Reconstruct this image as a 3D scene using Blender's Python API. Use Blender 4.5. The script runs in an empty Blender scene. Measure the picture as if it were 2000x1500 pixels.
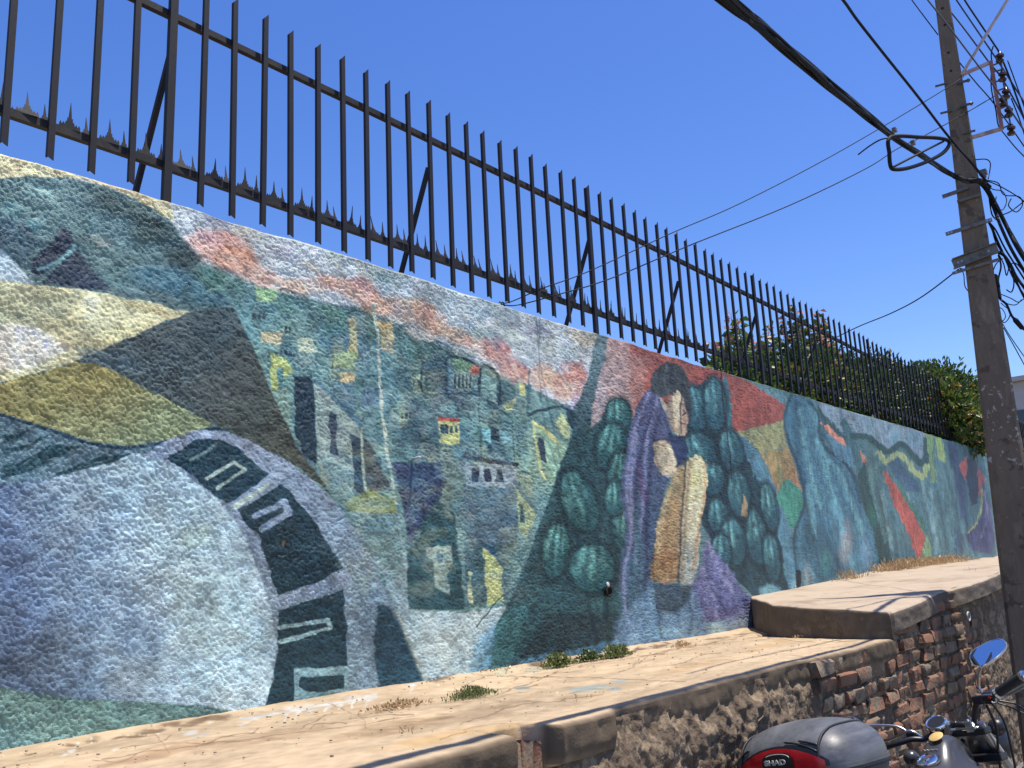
import bpy, bmesh, math, random
import numpy as np
from mathutils import Vector, Matrix

random.seed(7)
RNG = np.random.default_rng(7)
C = bpy.context.scene.collection
SC = bpy.context.scene

# ------------------------------------------------------------------ camera, sky, sun, exposure
EYE = np.array([0.0, 0.0, 1.6])
FPX = 1766.0
_up = np.array([-400.0, -8200.0, FPX]); _up /= np.linalg.norm(_up)
_x = np.array([1480.0, 308.0, FPX]); _x /= np.linalg.norm(_x)
_x -= _up * _x.dot(_up); _x /= np.linalg.norm(_x)
_y = np.cross(_up, _x)
ROT = np.stack([_x, _y, _up])            # camera axes (right, down, forward) -> world
cd = bpy.data.cameras.new('camera')
cam = bpy.data.objects.new('camera', cd); C.objects.link(cam)
M = Matrix.Identity(4)
for i in range(3):
    M[i][0] = ROT[i, 0]; M[i][1] = -ROT[i, 1]; M[i][2] = -ROT[i, 2]; M[i][3] = EYE[i]
cam.matrix_world = M
cd.sensor_width = 36.0; cd.lens = 36.0 * FPX / 2000.0
cd.clip_start = 0.05; cd.clip_end = 3000
SC.camera = cam

SUN = np.array([0.14, -0.205, 1.0]); SUN /= np.linalg.norm(SUN)
w = bpy.data.worlds.new('World'); SC.world = w; w.use_nodes = True
nt = w.node_tree
bg = nt.nodes['Background']
sky = nt.nodes.new('ShaderNodeTexSky'); sky.sky_type = 'NISHITA'; sky.sun_disc = False
sky.sun_elevation = math.asin(SUN[2]); sky.sun_rotation = math.atan2(SUN[0], SUN[1])
sky.altitude = 0; sky.air_density = 1.0; sky.dust_density = 0.4; sky.ozone_density = 2.2
hs = nt.nodes.new('ShaderNodeHueSaturation'); hs.inputs['Hue'].default_value = 0.517
hs.inputs['Saturation'].default_value = 1.30; hs.inputs['Value'].default_value = 1.02
nt.links.new(sky.outputs[0], hs.inputs['Color']); nt.links.new(hs.outputs[0], bg.inputs['Color'])
bg.inputs['Strength'].default_value = 0.15
sl = bpy.data.lights.new('sun', 'SUN'); so = bpy.data.objects.new('sun', sl); C.objects.link(so)
sl.energy = 5.0; sl.angle = math.radians(0.5); sl.color = (1.0, 0.93, 0.82)
so.rotation_euler = Vector(SUN).to_track_quat('Z', 'Y').to_euler()
SC.view_settings.view_transform = 'Standard'; SC.view_settings.look = 'None'
SC.view_settings.gamma = 1.0; SC.view_settings.use_curve_mapping = False
SC.view_settings.exposure = 0.40

# ------------------------------------------------------------------ survey helpers
def ray(px, py): return ROT @ np.array([px - 1000.0, py - 750.0, FPX])
def on_y(px, py, y): r = ray(px, py); return EYE + r * (y / r[1])
def on_z(px, py, z): r = ray(px, py); return EYE + r * ((z - EYE[2]) / r[2])
def at_d(px, py, d): r = ray(px, py); return EYE + r * (d / math.hypot(r[0], r[1]))
def proj(x, y, z):
    q = np.stack([np.asarray(x, float) + 0 * np.asarray(z, float), np.asarray(y, float) + 0 * np.asarray(x, float) + 0 * np.asarray(z, float), np.asarray(z, float) - EYE[2] + 0 * np.asarray(x, float)])
    c = np.tensordot(ROT.T, q, 1)
    return 1000 + FPX * c[0] / c[2], 750 + FPX * c[1] / c[2]

# ------------------------------------------------------------------ numpy noise
_P = np.random.default_rng(3).permutation(4096)
def _h(i, j, k): return _P[(_P[(_P[i & 4095] + j) & 4095] + k) & 4095] / 4095.0
def noise(x, y, z=None, s=0):
    """value noise 0..1, cubic interpolated"""
    x = np.asarray(x, float); y = np.asarray(y, float)
    xi = np.floor(x).astype(int); yi = np.floor(y).astype(int)
    fx = x - xi; fy = y - yi; fx = fx * fx * (3 - 2 * fx); fy = fy * fy * (3 - 2 * fy)
    if z is None:
        a = _h(xi, yi, s); b = _h(xi + 1, yi, s); c = _h(xi, yi + 1, s); d = _h(xi + 1, yi + 1, s)
        return (a * (1 - fx) + b * fx) * (1 - fy) + (c * (1 - fx) + d * fx) * fy
    z = np.asarray(z, float); zi = np.floor(z).astype(int); fz = z - zi; fz = fz * fz * (3 - 2 * fz); zi = zi + 977 * s
    r = 0
    for k, wz in ((0, 1 - fz), (1, fz)):
        a = _h(xi, yi, zi + k); b = _h(xi + 1, yi, zi + k); c = _h(xi, yi + 1, zi + k); d = _h(xi + 1, yi + 1, zi + k)
        r = r + wz * ((a * (1 - fx) + b * fx) * (1 - fy) + (c * (1 - fx) + d * fx) * fy)
    return r
def fbm(x, y, z=None, o=4, s=0):
    r = 0; a = 0.5; t = 0
    for i in range(o):
        r = r + a * noise(x * 2 ** i + 7.3 * i, y * 2 ** i + 3.1 * i, None if z is None else z * 2 ** i, s + i); t += a; a *= 0.5
    return r / t
def cells(x, y, s=0):
    """rounded pebbly bumps 0..1 (distance to the nearest of jittered points)"""
    xi = np.floor(x).astype(int); yi = np.floor(y).astype(int); best = np.full(np.shape(x), 9.0)
    for a in (-1, 0, 1):
        for b in (-1, 0, 1):
            i = xi + a; j = yi + b; k = 1.0 + .7 * (_h(i, j, 900 + s) - .5)
            dd = ((i + _h(i, j, 300 + s) - x) ** 2 + (j + _h(i, j, 600 + s) - y) ** 2) * k; best = np.minimum(best, dd)
    return np.clip(1 - best / .8, 0, 1) ** .75
def lerp(a, b, t): return a + (b - a) * t
def sstep(a, b, x): t = np.clip((x - a) / (b - a), 0, 1); return t * t * (3 - 2 * t)

# ------------------------------------------------------------------ object helpers
def link(name, me, mat=None, parent=None):
    o = bpy.data.objects.new(name, me); C.objects.link(o)
    if mat is not None and not me.materials: me.materials.append(mat)
    if parent is not None: o.parent = parent
    return o
def tag(o, label=None, cat=None, group=None, kind=None):
    if label: o['label'] = label
    if cat: o['category'] = cat
    if group: o['group'] = group
    if kind: o['kind'] = kind
    return o
def empty(name, loc=(0, 0, 0)):
    o = bpy.data.objects.new(name, None); C.objects.link(o); o.location = loc; o.empty_display_size = 0.1; return o
def grid_mesh(name, P, uv=None, smooth=True):
    """P: (n,m,3) points"""
    n, m = P.shape[:2]
    me = bpy.data.meshes.new(name)
    idx = np.arange(n * m).reshape(n, m)
    q = np.stack([idx[:-1, :-1], idx[1:, :-1], idx[1:, 1:], idx[:-1, 1:]], -1).reshape(-1, 4)
    me.vertices.add(n * m); me.vertices.foreach_set('co', P.reshape(-1).astype(np.float32))
    me.loops.add(q.size); me.loops.foreach_set('vertex_index', q.reshape(-1).astype(np.int32))
    me.polygons.add(len(q)); me.polygons.foreach_set('loop_start', (np.arange(len(q)) * 4).astype(np.int32))
    me.update(calc_edges=True)
    if uv is not None:
        l = me.uv_layers.new(name='UVMap'); l.data.foreach_set('uv', uv.reshape(-1, 2)[q.reshape(-1)].reshape(-1).astype(np.float32))
    if smooth: me.polygons.foreach_set('use_smooth', np.ones(len(q), bool))
    me.validate(); return me
class MB:
    def __init__(s): s.v = []; s.f = []
    def box(s, c, d, R=None):
        b = len(s.v); d = np.array(d) / 2
        for sx in (-1, 1):
            for sy in (-1, 1):
                for sz in (-1, 1):
                    p = np.array([sx, sy, sz]) * d
                    if R is not None: p = R @ p
                    s.v.append(tuple(np.array(c) + p))
        for q in ((0, 1, 3, 2), (4, 6, 7, 5), (0, 4, 5, 1), (2, 3, 7, 6), (0, 2, 6, 4), (1, 5, 7, 3)): s.f.append(tuple(b + i for i in q))
        return s
    def bar(s, a, b, w, h, side=(0, 0, 1)):
        a = np.array(a, float); b = np.array(b, float); d = b - a; L = np.linalg.norm(d); d /= L
        u = np.cross(side, d)
        if np.linalg.norm(u) < 1e-4: u = np.cross((1, 0, 0), d)
        u /= np.linalg.norm(u); v = np.cross(d, u)
        return s.box((a + b) / 2, (L, w, h), np.stack([d, u, v], 1))
    def tube(s, pts, r, n=8, caps=True, closed=False):
        pts = [np.array(p, float) for p in pts]; N = len(pts); b = len(s.v)
        rr = r if hasattr(r, '__len__') else [r] * N
        u = None
        for i, p in enumerate(pts):
            t = (pts[(i + 1) % N] - pts[i - 1]) if closed else pts[min(i + 1, N - 1)] - pts[max(i - 1, 0)]
            t = t / (np.linalg.norm(t) + 1e-12)
            if u is None:
                u = np.cross(t, (0.13, 0.2, 0.97))
                if np.linalg.norm(u) < .1: u = np.cross(t, (1, 0, 0))
            u = u - t * u.dot(t); u /= np.linalg.norm(u); v = np.cross(t, u)
            for k in range(n):
                a = 2 * math.pi * k / n; s.v.append(tuple(p + rr[i] * (math.cos(a) * u + math.sin(a) * v)))
        for i in range(N if closed else N - 1):
            j = (i + 1) % N
            for k in range(n):
                k2 = (k + 1) % n; s.f.append((b + i * n + k, b + i * n + k2, b + j * n + k2, b + j * n + k))
        if caps and not closed:
            s.f.append(tuple(b + k for k in range(n))[::-1]); s.f.append(tuple(b + (N - 1) * n + k for k in range(n)))
        return s
    def lathe(s, prof, c=(0, 0, 0), axis=(0, 0, 1), n=20):
        ax = np.array(axis, float); ax /= np.linalg.norm(ax)
        u = np.cross(ax, (0.1, 0.2, 0.95)) if abs(ax[2]) < .9 else np.cross(ax, (1, 0, 0)); u /= np.linalg.norm(u); v = np.cross(ax, u); b = len(s.v)
        for r, h in prof:
            for k in range(n):
                a = 2 * math.pi * k / n; s.v.append(tuple(np.array(c) + ax * h + max(r, 1e-5) * (math.cos(a) * u + math.sin(a) * v)))
        for i in range(len(prof) - 1):
            for k in range(n):
                k2 = (k + 1) % n; s.f.append((b + i * n + k, b + i * n + k2, b + (i + 1) * n + k2, b + (i + 1) * n + k))
        s.f.append(tuple(b + k for k in range(n))[::-1]); s.f.append(tuple(b + (len(prof) - 1) * n + k for k in range(n)))
        return s
    def loft(s, rings, caps=True, closed=True):
        b = len(s.v); n = len(rings[0])
        for r in rings: s.v += [tuple(p) for p in r]
        for i in range(len(rings) - 1):
            for k in range(n if closed else n - 1):
                k2 = (k + 1) % n; s.f.append((b + i * n + k, b + i * n + k2, b + (i + 1) * n + k2, b + (i + 1) * n + k))
        if caps and closed:
            s.f.append(tuple(b + k for k in range(n))[::-1]); s.f.append(tuple(b + (len(rings) - 1) * n + k for k in range(n)))
        return s
    def build(s, name, mat, parent=None, smooth=False, angle=None, bevel=0, sub=0):
        me = bpy.data.meshes.new(name); me.from_pydata([tuple(map(float, p)) for p in s.v], [], s.f)
        bm = bmesh.new(); bm.from_mesh(me); bmesh.ops.recalc_face_normals(bm, faces=bm.faces)
        if bevel: bmesh.ops.bevel(bm, geom=bm.edges[:], offset=bevel, segments=2, affect='EDGES', profile=0.6)
        bm.to_mesh(me); bm.free()
        if smooth:
            me.polygons.foreach_set('use_smooth', np.ones(len(me.polygons), bool))
            if angle: me.set_sharp_from_angle(angle=math.radians(angle))
        o = link(name, me, mat, parent)
        if sub:
            m = o.modifiers.new('sub', 'SUBSURF'); m.levels = sub; m.render_levels = sub
        return o
def catmull(P, n=8, closed=False):
    P = [np.array(p, float) for p in P]; N = len(P); out = []
    rng = range(N) if closed else range(N - 1)
    for i in rng:
        if closed: a, b, c, d = P[i - 1], P[i], P[(i + 1) % N], P[(i + 2) % N]
        else: a, b, c, d = P[max(i - 1, 0)], P[i], P[i + 1], P[min(i + 2, N - 1)]
        for k in range(n):
            t = k / n; out.append(0.5 * ((2 * b) + (c - a) * t + (2 * a - 5 * b + 4 * c - d) * t * t + (3 * b - a - 3 * c + d) * t ** 3))
    if not closed: out.append(P[-1])
    return out

# ------------------------------------------------------------------ materials
def mat(name, col=(0.5, 0.5, 0.5), rough=0.6, metal=0.0, spec=0.5):
    m = bpy.data.materials.new(name); m.use_nodes = True; b = m.node_tree.nodes['Principled BSDF']
    b.inputs['Base Color'].default_value = (*col, 1); b.inputs['Roughness'].default_value = rough
    b.inputs['Metallic'].default_value = metal; b.inputs['Specular IOR Level'].default_value = spec
    return m
def N(m, t, **kw):
    n = m.node_tree.nodes.new(t)
    for k, v in kw.items():
        if k in n.inputs.keys() and not hasattr(n, k): n.inputs[k].default_value = v
        else: setattr(n, k, v)
    return n
def L(m, a, b): m.node_tree.links.new(a, b)
def noisy(name, cols, scale=5, rough=(0.6, 0.8), bump=0.2, bscale=30, bdist=0.005, metal=0, spec=0.4, detail=6, stretch=(1, 1, 1), rand=0.0, obj=True):
    """colour ramp over noise + bump"""
    m = mat(name, cols[0], rough[0], metal, spec); P = m.node_tree.nodes['Principled BSDF']
    tc = N(m, 'ShaderNodeTexCoord'); mp = N(m, 'ShaderNodeMapping'); mp.inputs['Scale'].default_value = stretch
    L(m, tc.outputs['Object'] if obj else tc.outputs['Generated'], mp.inputs['Vector'])
    n1 = N(m, 'ShaderNodeTexNoise'); n1.inputs['Scale'].default_value = scale; n1.inputs['Detail'].default_value = detail; n1.inputs['Roughness'].default_value = 0.65
    cr = N(m, 'ShaderNodeValToRGB'); e = cr.color_ramp.elements
    lo, hi = 0.32, 0.68
    e[0].position = lo; e[0].color = (*cols[0], 1); e[1].position = hi; e[1].color = (*cols[-1], 1)
    for i, c in enumerate(cols[1:-1]):
        k = e.new(lo + (hi - lo) * (i + 1) / (len(cols) - 1)); k.color = (*c, 1)
    vec = mp.outputs[0]
    if rand:
        oi = N(m, 'ShaderNodeObjectInfo'); ad = N(m, 'ShaderNodeVectorMath', operation='ADD')
        ml = N(m, 'ShaderNodeMath', operation='MULTIPLY'); ml.inputs[1].default_value = 57.0
        L(m, oi.outputs['Random'], ml.inputs[0]); L(m, mp.outputs[0], ad.inputs[0]); L(m, ml.outputs[0], ad.inputs[1]); vec = ad.outputs[0]
    L(m, vec, n1.inputs['Vector'])
    fac = n1.outputs[0]
    if rand:
        r2 = N(m, 'ShaderNodeMapRange'); r2.inputs['To Min'].default_value = -rand; r2.inputs['To Max'].default_value = rand
        L(m, oi.outputs['Random'], r2.inputs['Value']); a2 = N(m, 'ShaderNodeMath', operation='ADD'); L(m, r2.outputs[0], a2.inputs[0]); L(m, fac, a2.inputs[1]); fac = a2.outputs[0]
    L(m, fac, cr.inputs[0]); L(m, cr.outputs[0], P.inputs['Base Color'])
    n2 = N(m, 'ShaderNodeTexNoise'); n2.inputs['Scale'].default_value = bscale; n2.inputs['Detail'].default_value = 5; L(m, vec, n2.inputs['Vector'])
    mr = N(m, 'ShaderNodeMapRange'); mr.inputs['To Min'].default_value = rough[0]; mr.inputs['To Max'].default_value = rough[1]
    L(m, n2.outputs[0], mr.inputs['Value']); L(m, mr.outputs[0], P.inputs['Roughness'])
    if bump:
        bp = N(m, 'ShaderNodeBump'); bp.inputs['Strength'].default_value = bump; bp.inputs['Distance'].default_value = bdist
        L(m, n2.outputs[0], bp.inputs['Height']); L(m, bp.outputs[0], P.inputs['Normal'])
    return m
def image_mat(name, img, rough=0.6, spec=0.35, bscale=90, bump=0.5, bdist=0.004):
    m = mat(name, (1, 1, 1), rough, 0, spec); P = m.node_tree.nodes['Principled BSDF']
    t = N(m, 'ShaderNodeTexImage', image=img, interpolation='Linear', extension='EXTEND')
    uv = N(m, 'ShaderNodeUVMap', uv_map='UVMap'); L(m, uv.outputs[0], t.inputs['Vector']); L(m, t.outputs['Color'], P.inputs['Base Color'])
    tc = N(m, 'ShaderNodeTexCoord'); n2 = N(m, 'ShaderNodeTexNoise'); n2.inputs['Scale'].default_value = bscale; n2.inputs['Detail'].default_value = 4
    L(m, tc.outputs['Object'], n2.inputs['Vector'])
    bp = N(m, 'ShaderNodeBump'); bp.inputs['Strength'].default_value = bump; bp.inputs['Distance'].default_value = bdist
    L(m, n2.outputs[0], bp.inputs['Height']); L(m, bp.outputs[0], P.inputs['Normal'])
    return m
def make_image(name, arr):
    """arr (h,w,3) linear colour, row 0 = v 0; stored sRGB"""
    a = np.clip(arr, 0, 1); a = np.where(a <= 0.0031308, a * 12.92, 1.055 * np.power(np.maximum(a, 1e-6), 1 / 2.4) - 0.055)
    h, w_ = a.shape[:2]; img = bpy.data.images.new(name, w_, h)
    px = np.ones((h, w_, 4), np.float32); px[..., :3] = a; img.pixels.foreach_set(px.reshape(-1)); img.update(); img.pack(); return img

# ------------------------------------------------------------------ painter: flat paint laid on a surface in drawing coordinates
class Painter:
    def __init__(s, PX, PY, base, wob=3.0, wx=None, wy=None):
        s.h, s.w = PX.shape
        s.X0 = PX; s.Y0 = PY
        X, Y = (wx, wy)
        s.X = PX + wob * (fbm(X * 14, Y * 14, o=3, s=11) - .5) * 2.2; s.Y = PY + wob * (fbm(X * 14, Y * 14, o=3, s=17) - .5) * 2.2
        s.mott = fbm(X * 22, Y * 22, o=4, s=5); s.mott2 = fbm(X * 5, Y * 5, o=4, s=8)
        s.img = np.empty((s.h, s.w, 3)); s.img[:] = s.c(base)
        s.cx0 = s.X.min(0); s.cx1 = s.X.max(0)
    @staticmethod
    def c(col):
        v = np.array(col, float) / 255; return np.where(v <= 0.04045, v / 12.92, ((v + 0.055) / 1.055) ** 2.4)
    def cols(s, x0, x1):
        k = np.where((s.cx1 >= x0) & (s.cx0 <= x1))[0]
        return (k[0], k[-1] + 1) if len(k) else (0, 0)
    def blend(s, a, b, m, col, col2=None, axis=None):
        I = s.img[:, a:b]; c = s.c(col)
        mt = s.mott[:, a:b, None] - .5; m2 = s.mott2[:, a:b, None] - .5
        if col2 is not None:
            (x0, y0), (x1, y1) = axis; d = np.array([x1 - x0, y1 - y0], float)
            t = np.clip(((s.X[:, a:b] - x0) * d[0] + (s.Y[:, a:b] - y0) * d[1]) / d.dot(d) + (s.mott2[:, a:b] - .5) * .6, 0, 1)[..., None]
            c = c * (1 - t) + s.c(col2) * t
        c = c * (1 + .8 * mt + .6 * m2)
        I += (c - I) * m[..., None]
    def poly(s, pts, col, soft=2.0, alpha=1.0, smooth=False, col2=None, axis=None, rag=2.2):
        if smooth: pts = catmull(pts, 6, True)
        soft = soft * .62
        P = np.array(pts, float); a, b = s.cols(P[:, 0].min() - soft, P[:, 0].max() + soft)
        if b <= a: return
        Xs = s.X[:, a:b]; Ys = s.Y[:, a:b]
        k = (Ys.max(1) >= P[:, 1].min() - soft - rag) & (Ys.min(1) <= P[:, 1].max() + soft + rag)
        r = np.where(k)[0]
        if not len(r): return
        r0, r1 = r[0], r[-1] + 1; Xs = Xs[r0:r1].astype(np.float32); Ys = Ys[r0:r1].astype(np.float32)
        ins = np.zeros(Xs.shape, bool); d2 = np.full(Xs.shape, 1e9, np.float32)
        for i in range(len(P)):
            x0, y0 = P[i - 1]; x1, y1 = P[i]
            if y0 != y1:
                cnd = ((y0 > Ys) != (y1 > Ys)) & (Xs < (x1 - x0) * (Ys - y0) / (y1 - y0) + x0); ins ^= cnd
            dx, dy = x1 - x0, y1 - y0; q = dx * dx + dy * dy + 1e-9
            t = np.clip(((Xs - x0) * dx + (Ys - y0) * dy) / q, 0, 1); e = (Xs - x0 - t * dx) ** 2 + (Ys - y0 - t * dy) ** 2; d2 = np.minimum(d2, e)
        d = np.sqrt(d2) * np.where(ins, 1, -1)
        if rag: d = d + rag * (s.mott[r0:r1, a:b] - .5) * 4
        m = np.zeros((s.h, b - a)); m[r0:r1] = sstep(-soft, soft, d) * alpha
        s.blend(a, b, m, col, col2, axis)
    def line(s, pts, col, w=4, soft=1.5, alpha=1.0, smooth=True):
        if smooth and len(pts) > 2: pts = catmull(pts, 5)
        P = np.array(pts, float); a, b = s.cols(P[:, 0].min() - w - soft, P[:, 0].max() + w + soft)
        if b <= a: return
        Xs = s.X[:, a:b].astype(np.float32); Ys = s.Y[:, a:b].astype(np.float32); d2 = np.full(Xs.shape, 1e9, np.float32)
        for i in range(1, len(P)):
            x0, y0 = P[i - 1]; x1, y1 = P[i]; dx, dy = x1 - x0, y1 - y0; q = dx * dx + dy * dy + 1e-9
            t = np.clip(((Xs - x0) * dx + (Ys - y0) * dy) / q, 0, 1); d2 = np.minimum(d2, (Xs - x0 - t * dx) ** 2 + (Ys - y0 - t * dy) ** 2)
        d = w / 2 - np.sqrt(d2) + (s.mott[:, a:b] - .5) * w * .6
        s.blend(a, b, sstep(-soft, soft, d) * alpha, col)
    def blob(s, cx, cy, rx, ry, col, alpha=0.8, ang=0, rag=1.0):
        R = max(rx, ry) * 1.8; a, b = s.cols(cx - R, cx + R)
        if b <= a: return
        t = math.radians(ang); X = s.X[:, a:b] - cx; Y = s.Y[:, a:b] - cy
        u = (X * math.cos(t) + Y * math.sin(t)) / rx; v = (-X * math.sin(t) + Y * math.cos(t)) / ry
        d = np.sqrt(u * u + v * v) + rag * (s.mott2[:, a:b] - .5) * 1.2 + rag * (s.mott[:, a:b] - .5) * .8
        s.blend(a, b, (1 - sstep(.45, 1.25, d)) * alpha, col)
    def pad(s, cx, cy, rx, ry, dark, light, ang=0, lx=-.25, ly=-.35, ribs=0):
        R = max(rx, ry) * 1.3; a, b = s.cols(cx - R, cx + R)
        if b <= a: return
        t = math.radians(ang); X = s.X[:, a:b] - cx; Y = s.Y[:, a:b] - cy
        u = (X * math.cos(t) + Y * math.sin(t)) / rx; v = (-X * math.sin(t) + Y * math.cos(t)) / ry
        d = np.sqrt(u * u + v * v); m = 1 - sstep(.93, 1.05, d)
        s.blend(a, b, m, dark)
        q = np.sqrt((u - lx) ** 2 + (v - ly) ** 2); k = (1 - sstep(.1, 1.0, q)) * .85
        if ribs: k = k * (.6 + .4 * np.cos(np.arctan2(u, 1.25 + .6 * v) * ribs * 3.0 + 2.5 * (s.mott[:, a:b] - .5))) * (.7 + .9 * (s.mott[:, a:b] - .3))
        s.blend(a, b, m * k, light)
        s.blend(a, b, (sstep(.80, .97, d) * m) * .8, (20, 42, 50))
        s.blend(a, b, sstep(.98, 1.03, d) * (1 - sstep(1.05, 1.22, d)) * .5, (20, 42, 50))

# ================================================================== MURAL WALL
WY = 3.0                                   # street face of the wall
def wall_top(x): return 1.6 + np.interp(x, [-2, 5, 8, 10, 15, 24], [1.468, 1.468, 1.478, 1.50, 1.512, 1.53])
XA, XB = -1.0, 17.0
U = lambda x: np.log((x + 2.5) / (XA + 2.5)) / math.log((XB + 2.5) / (XA + 2.5))
Ui = lambda u: (XA + 2.5) * np.exp(u * math.log((XB + 2.5) / (XA + 2.5))) - 2.5
ZB = 1.05
def paint_mural():
    W_, H_ = 2900, 800
    x = Ui((np.arange(W_) + .5) / W_)[None, :] + np.zeros((H_, 1))
    z = ZB + (wall_top(x) - ZB) * ((np.arange(H_) + .5) / H_)[:, None]
    PX, PY = proj(x, WY, z)
    p = Painter(PX, PY, (98, 128, 136), 2.4, x, z)
    P, Ln, B, K = p.poly, p.line, p.blob, p.pad
    # --- mural sky above the town
    P([(-300, 100), (1200, 560), (1200, 800), (1100, 790), (1000, 740), (880, 690), (800, 645), (700, 600), (600, 590), (500, 560), (380, 520), (320, 400), (-300, 260)], (184, 185, 190), 5)
    for q in [(420, 430, 40, 16, (150, 146, 170)), (480, 450, 30, 10, (205, 195, 180)), (560, 500, 40, 18, (165, 160, 180)), (450, 480, 40, 12, (212, 210, 214)), (640, 500, 40, 14, (175, 185, 180)), (600, 520, 26, 10, (196, 180, 160)),
              (750, 545, 50, 16, (150, 165, 165)), (820, 590, 50, 16, (190, 190, 185)), (900, 600, 60, 20, (170, 182, 190)), (980, 620, 50, 14, (150, 158, 175)), (1040, 650, 40, 18, (150, 150, 172)), (1000, 660, 40, 14, (196, 200, 196)),
              (1080, 680, 50, 18, (185, 190, 188)), (1130, 660, 40, 14, (196, 175, 150)), (930, 640, 44, 14, (186, 196, 200)), (860, 560, 40, 10, (140, 158, 165)), (700, 560, 40, 10, (200, 190, 150)), (1120, 720, 40, 18, (176, 172, 186)), (880, 655, 40, 14, (205, 196, 196))]:
        B(*q[:4], q[4], .75, 20)
    # --- town base
    P([(345, 455), (400, 520), (470, 545), (560, 575), (650, 600), (760, 640), (880, 700), (1000, 745), (1110, 800), (1130, 840), (1010, 1120), (900, 1330), (600, 1100), (480, 800), (420, 620)], (112, 146, 146), 8)
    for q in [(430, 560, 50, 30, (91, 132, 127)), (500, 640, 50, 60, (107, 152, 156)), (540, 600, 60, 40, (103, 143, 149)), (620, 620, 40, 50, (80, 108, 113)), (640, 660, 40, 40, (83, 126, 145)), (700, 640, 50, 40, (92, 123, 116)),
              (590, 700, 40, 30, (127, 150, 151)), (720, 720, 50, 60, (98, 137, 142)), (800, 760, 60, 70, (83, 114, 120)), (780, 820, 60, 60, (87, 123, 136)), (840, 700, 60, 40, (80, 108, 109)), (700, 800, 50, 60, (105, 141, 140)), (740, 900, 30, 90, (114, 152, 147)),
              (850, 880, 60, 60, (91, 123, 131)), (880, 780, 50, 50, (105, 126, 133)), (960, 840, 50, 40, (100, 141, 131)), (1000, 800, 60, 50, (110, 141, 133)), (900, 1000, 60, 80, (100, 126, 131)), (1000, 960, 50, 60, (127, 147, 142)), (1040, 900, 50, 70, (143, 168, 147)), (540, 780, 26, 70, (110, 157, 156)), (600, 980, 90, 40, (121, 148, 142)),
              (820, 650, 50, 26, (71, 101, 98)), (960, 1060, 50, 60, (105, 134, 133)), (870, 930, 30, 40, (128, 150, 142))]:
        B(*q[:4], q[4], .8, 0)
    # coral clouds along the ridge
    for q in [(425, 480, 57, 32, (226, 158, 140)), (400, 470, 36, 24, (224, 170, 170)), (460, 505, 43, 24, (218, 150, 122)), (520, 545, 40, 21, (214, 176, 164)), (575, 560, 38, 16, (206, 182, 158)), (640, 552, 36, 17, (222, 148, 112)), (690, 560, 40, 29, (214, 132, 122)), (715, 575, 28, 27, (226, 160, 146)),
              (745, 598, 36, 21, (216, 158, 120)), (800, 600, 48, 21, (220, 166, 132)), (840, 625, 55, 29, (222, 166, 146)), (875, 645, 40, 18, (226, 158, 110)), (900, 665, 36, 16, (214, 160, 140)), (960, 680, 40, 24, (218, 138, 136)), (985, 700, 31, 10, (222, 160, 160)), (1010, 728, 38, 21, (218, 134, 134)), (1070, 742, 48, 29, (224, 158, 118)), (1120, 735, 40, 29, (220, 146, 132)),
              (1100, 770, 36, 18, (222, 170, 150)), (1130, 780, 21, 35, (188, 168, 192)), (820, 655, 36, 10, (216, 200, 190))]:
        B(*q[:4], q[4], .9, 18, .9)
    Ln([(372, 470), (460, 520), (560, 560), (650, 556), (720, 588), (800, 622), (880, 655), (960, 692), (1010, 726), (1080, 750), (1140, 765)], (226, 168, 148), 24, 10, .6)
    # town: patches, houses, windows
    rr = random.Random(5); pal = [(60, 100, 116), (74, 122, 140), (116, 150, 140), (150, 168, 150), (52, 82, 102), (96, 128, 156), (164, 158, 118), (84, 130, 120), (132, 158, 164), (44, 72, 86), (168, 178, 140)]
    for k in range(120):
        u = rr.random(); cx = 480 + 560 * u; top = 560 + (cx - 480) * .40; cy = rr.uniform(top, 1010 - 0 * u)
        if cx < 600 and cy > 640 + (cx - 480) * 2.3: continue
        w_, h_ = rr.uniform(8, 26), rr.uniform(10, 44); sk = rr.uniform(-2, 6)
        P([(cx - w_, cy - h_), (cx + w_, cy - h_ + sk), (cx + w_ + 2, cy + h_ + sk), (cx - w_ + 2, cy + h_)], rr.choice(pal), 3, rr.uniform(.25, .6))
        if rr.random() < .45:
            for q in range(rr.choice((1, 2, 3))): a = cx - w_ + 4 + 9 * q; P([(a, cy - 5), (a + 4, cy - 5), (a + 4, cy + 6), (a, cy + 6)], (44, 62, 80), 1, .8)
        if rr.random() < .35: Ln([(cx - w_ - 2, cy - h_), (cx, cy - h_ - 5), (cx + w_ + 3, cy - h_ + sk)], (40, 68, 82), 3, 1.2, .7)
    P([(495, 560), (540, 566), (540, 592), (500, 590)], (150, 180, 132), 4)
    P([(508, 648), (548, 652), (545, 676), (510, 668)], (196, 180, 146), 4); P([(577, 655), (608, 660), (614, 688), (582, 688)], (172, 180, 160), 4)
    P([(678, 622), (694, 622), (694, 700), (678, 700)], (186, 168, 118), 4); P([(650, 690), (694, 688), (690, 722), (648, 716)], (164, 176, 122), 4)
    P([(658, 728), (692, 730), (690, 748), (660, 746)], (194, 168, 122), 4); P([(736, 628), (764, 634), (765, 690), (742, 684)], (196, 168, 116), 4)
    P([(523, 690), (552, 700), (566, 726), (546, 744), (541, 764), (528, 764)], (178, 186, 112), 3); P([(538, 720), (550, 722), (548, 760), (539, 762)], (90, 140, 146), 2)
    P([(570, 738), (606, 733), (613, 800), (614, 905), (590, 890), (574, 850)], (42, 68, 84), 3)
    P([(592, 728), (655, 775), (712, 832), (704, 840), (612, 752)], (92, 130, 150), 3)
    P([(611, 747), (655, 788), (705, 840), (707, 962), (690, 966), (640, 930), (618, 915)], (152, 164, 158), 2.5)
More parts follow.
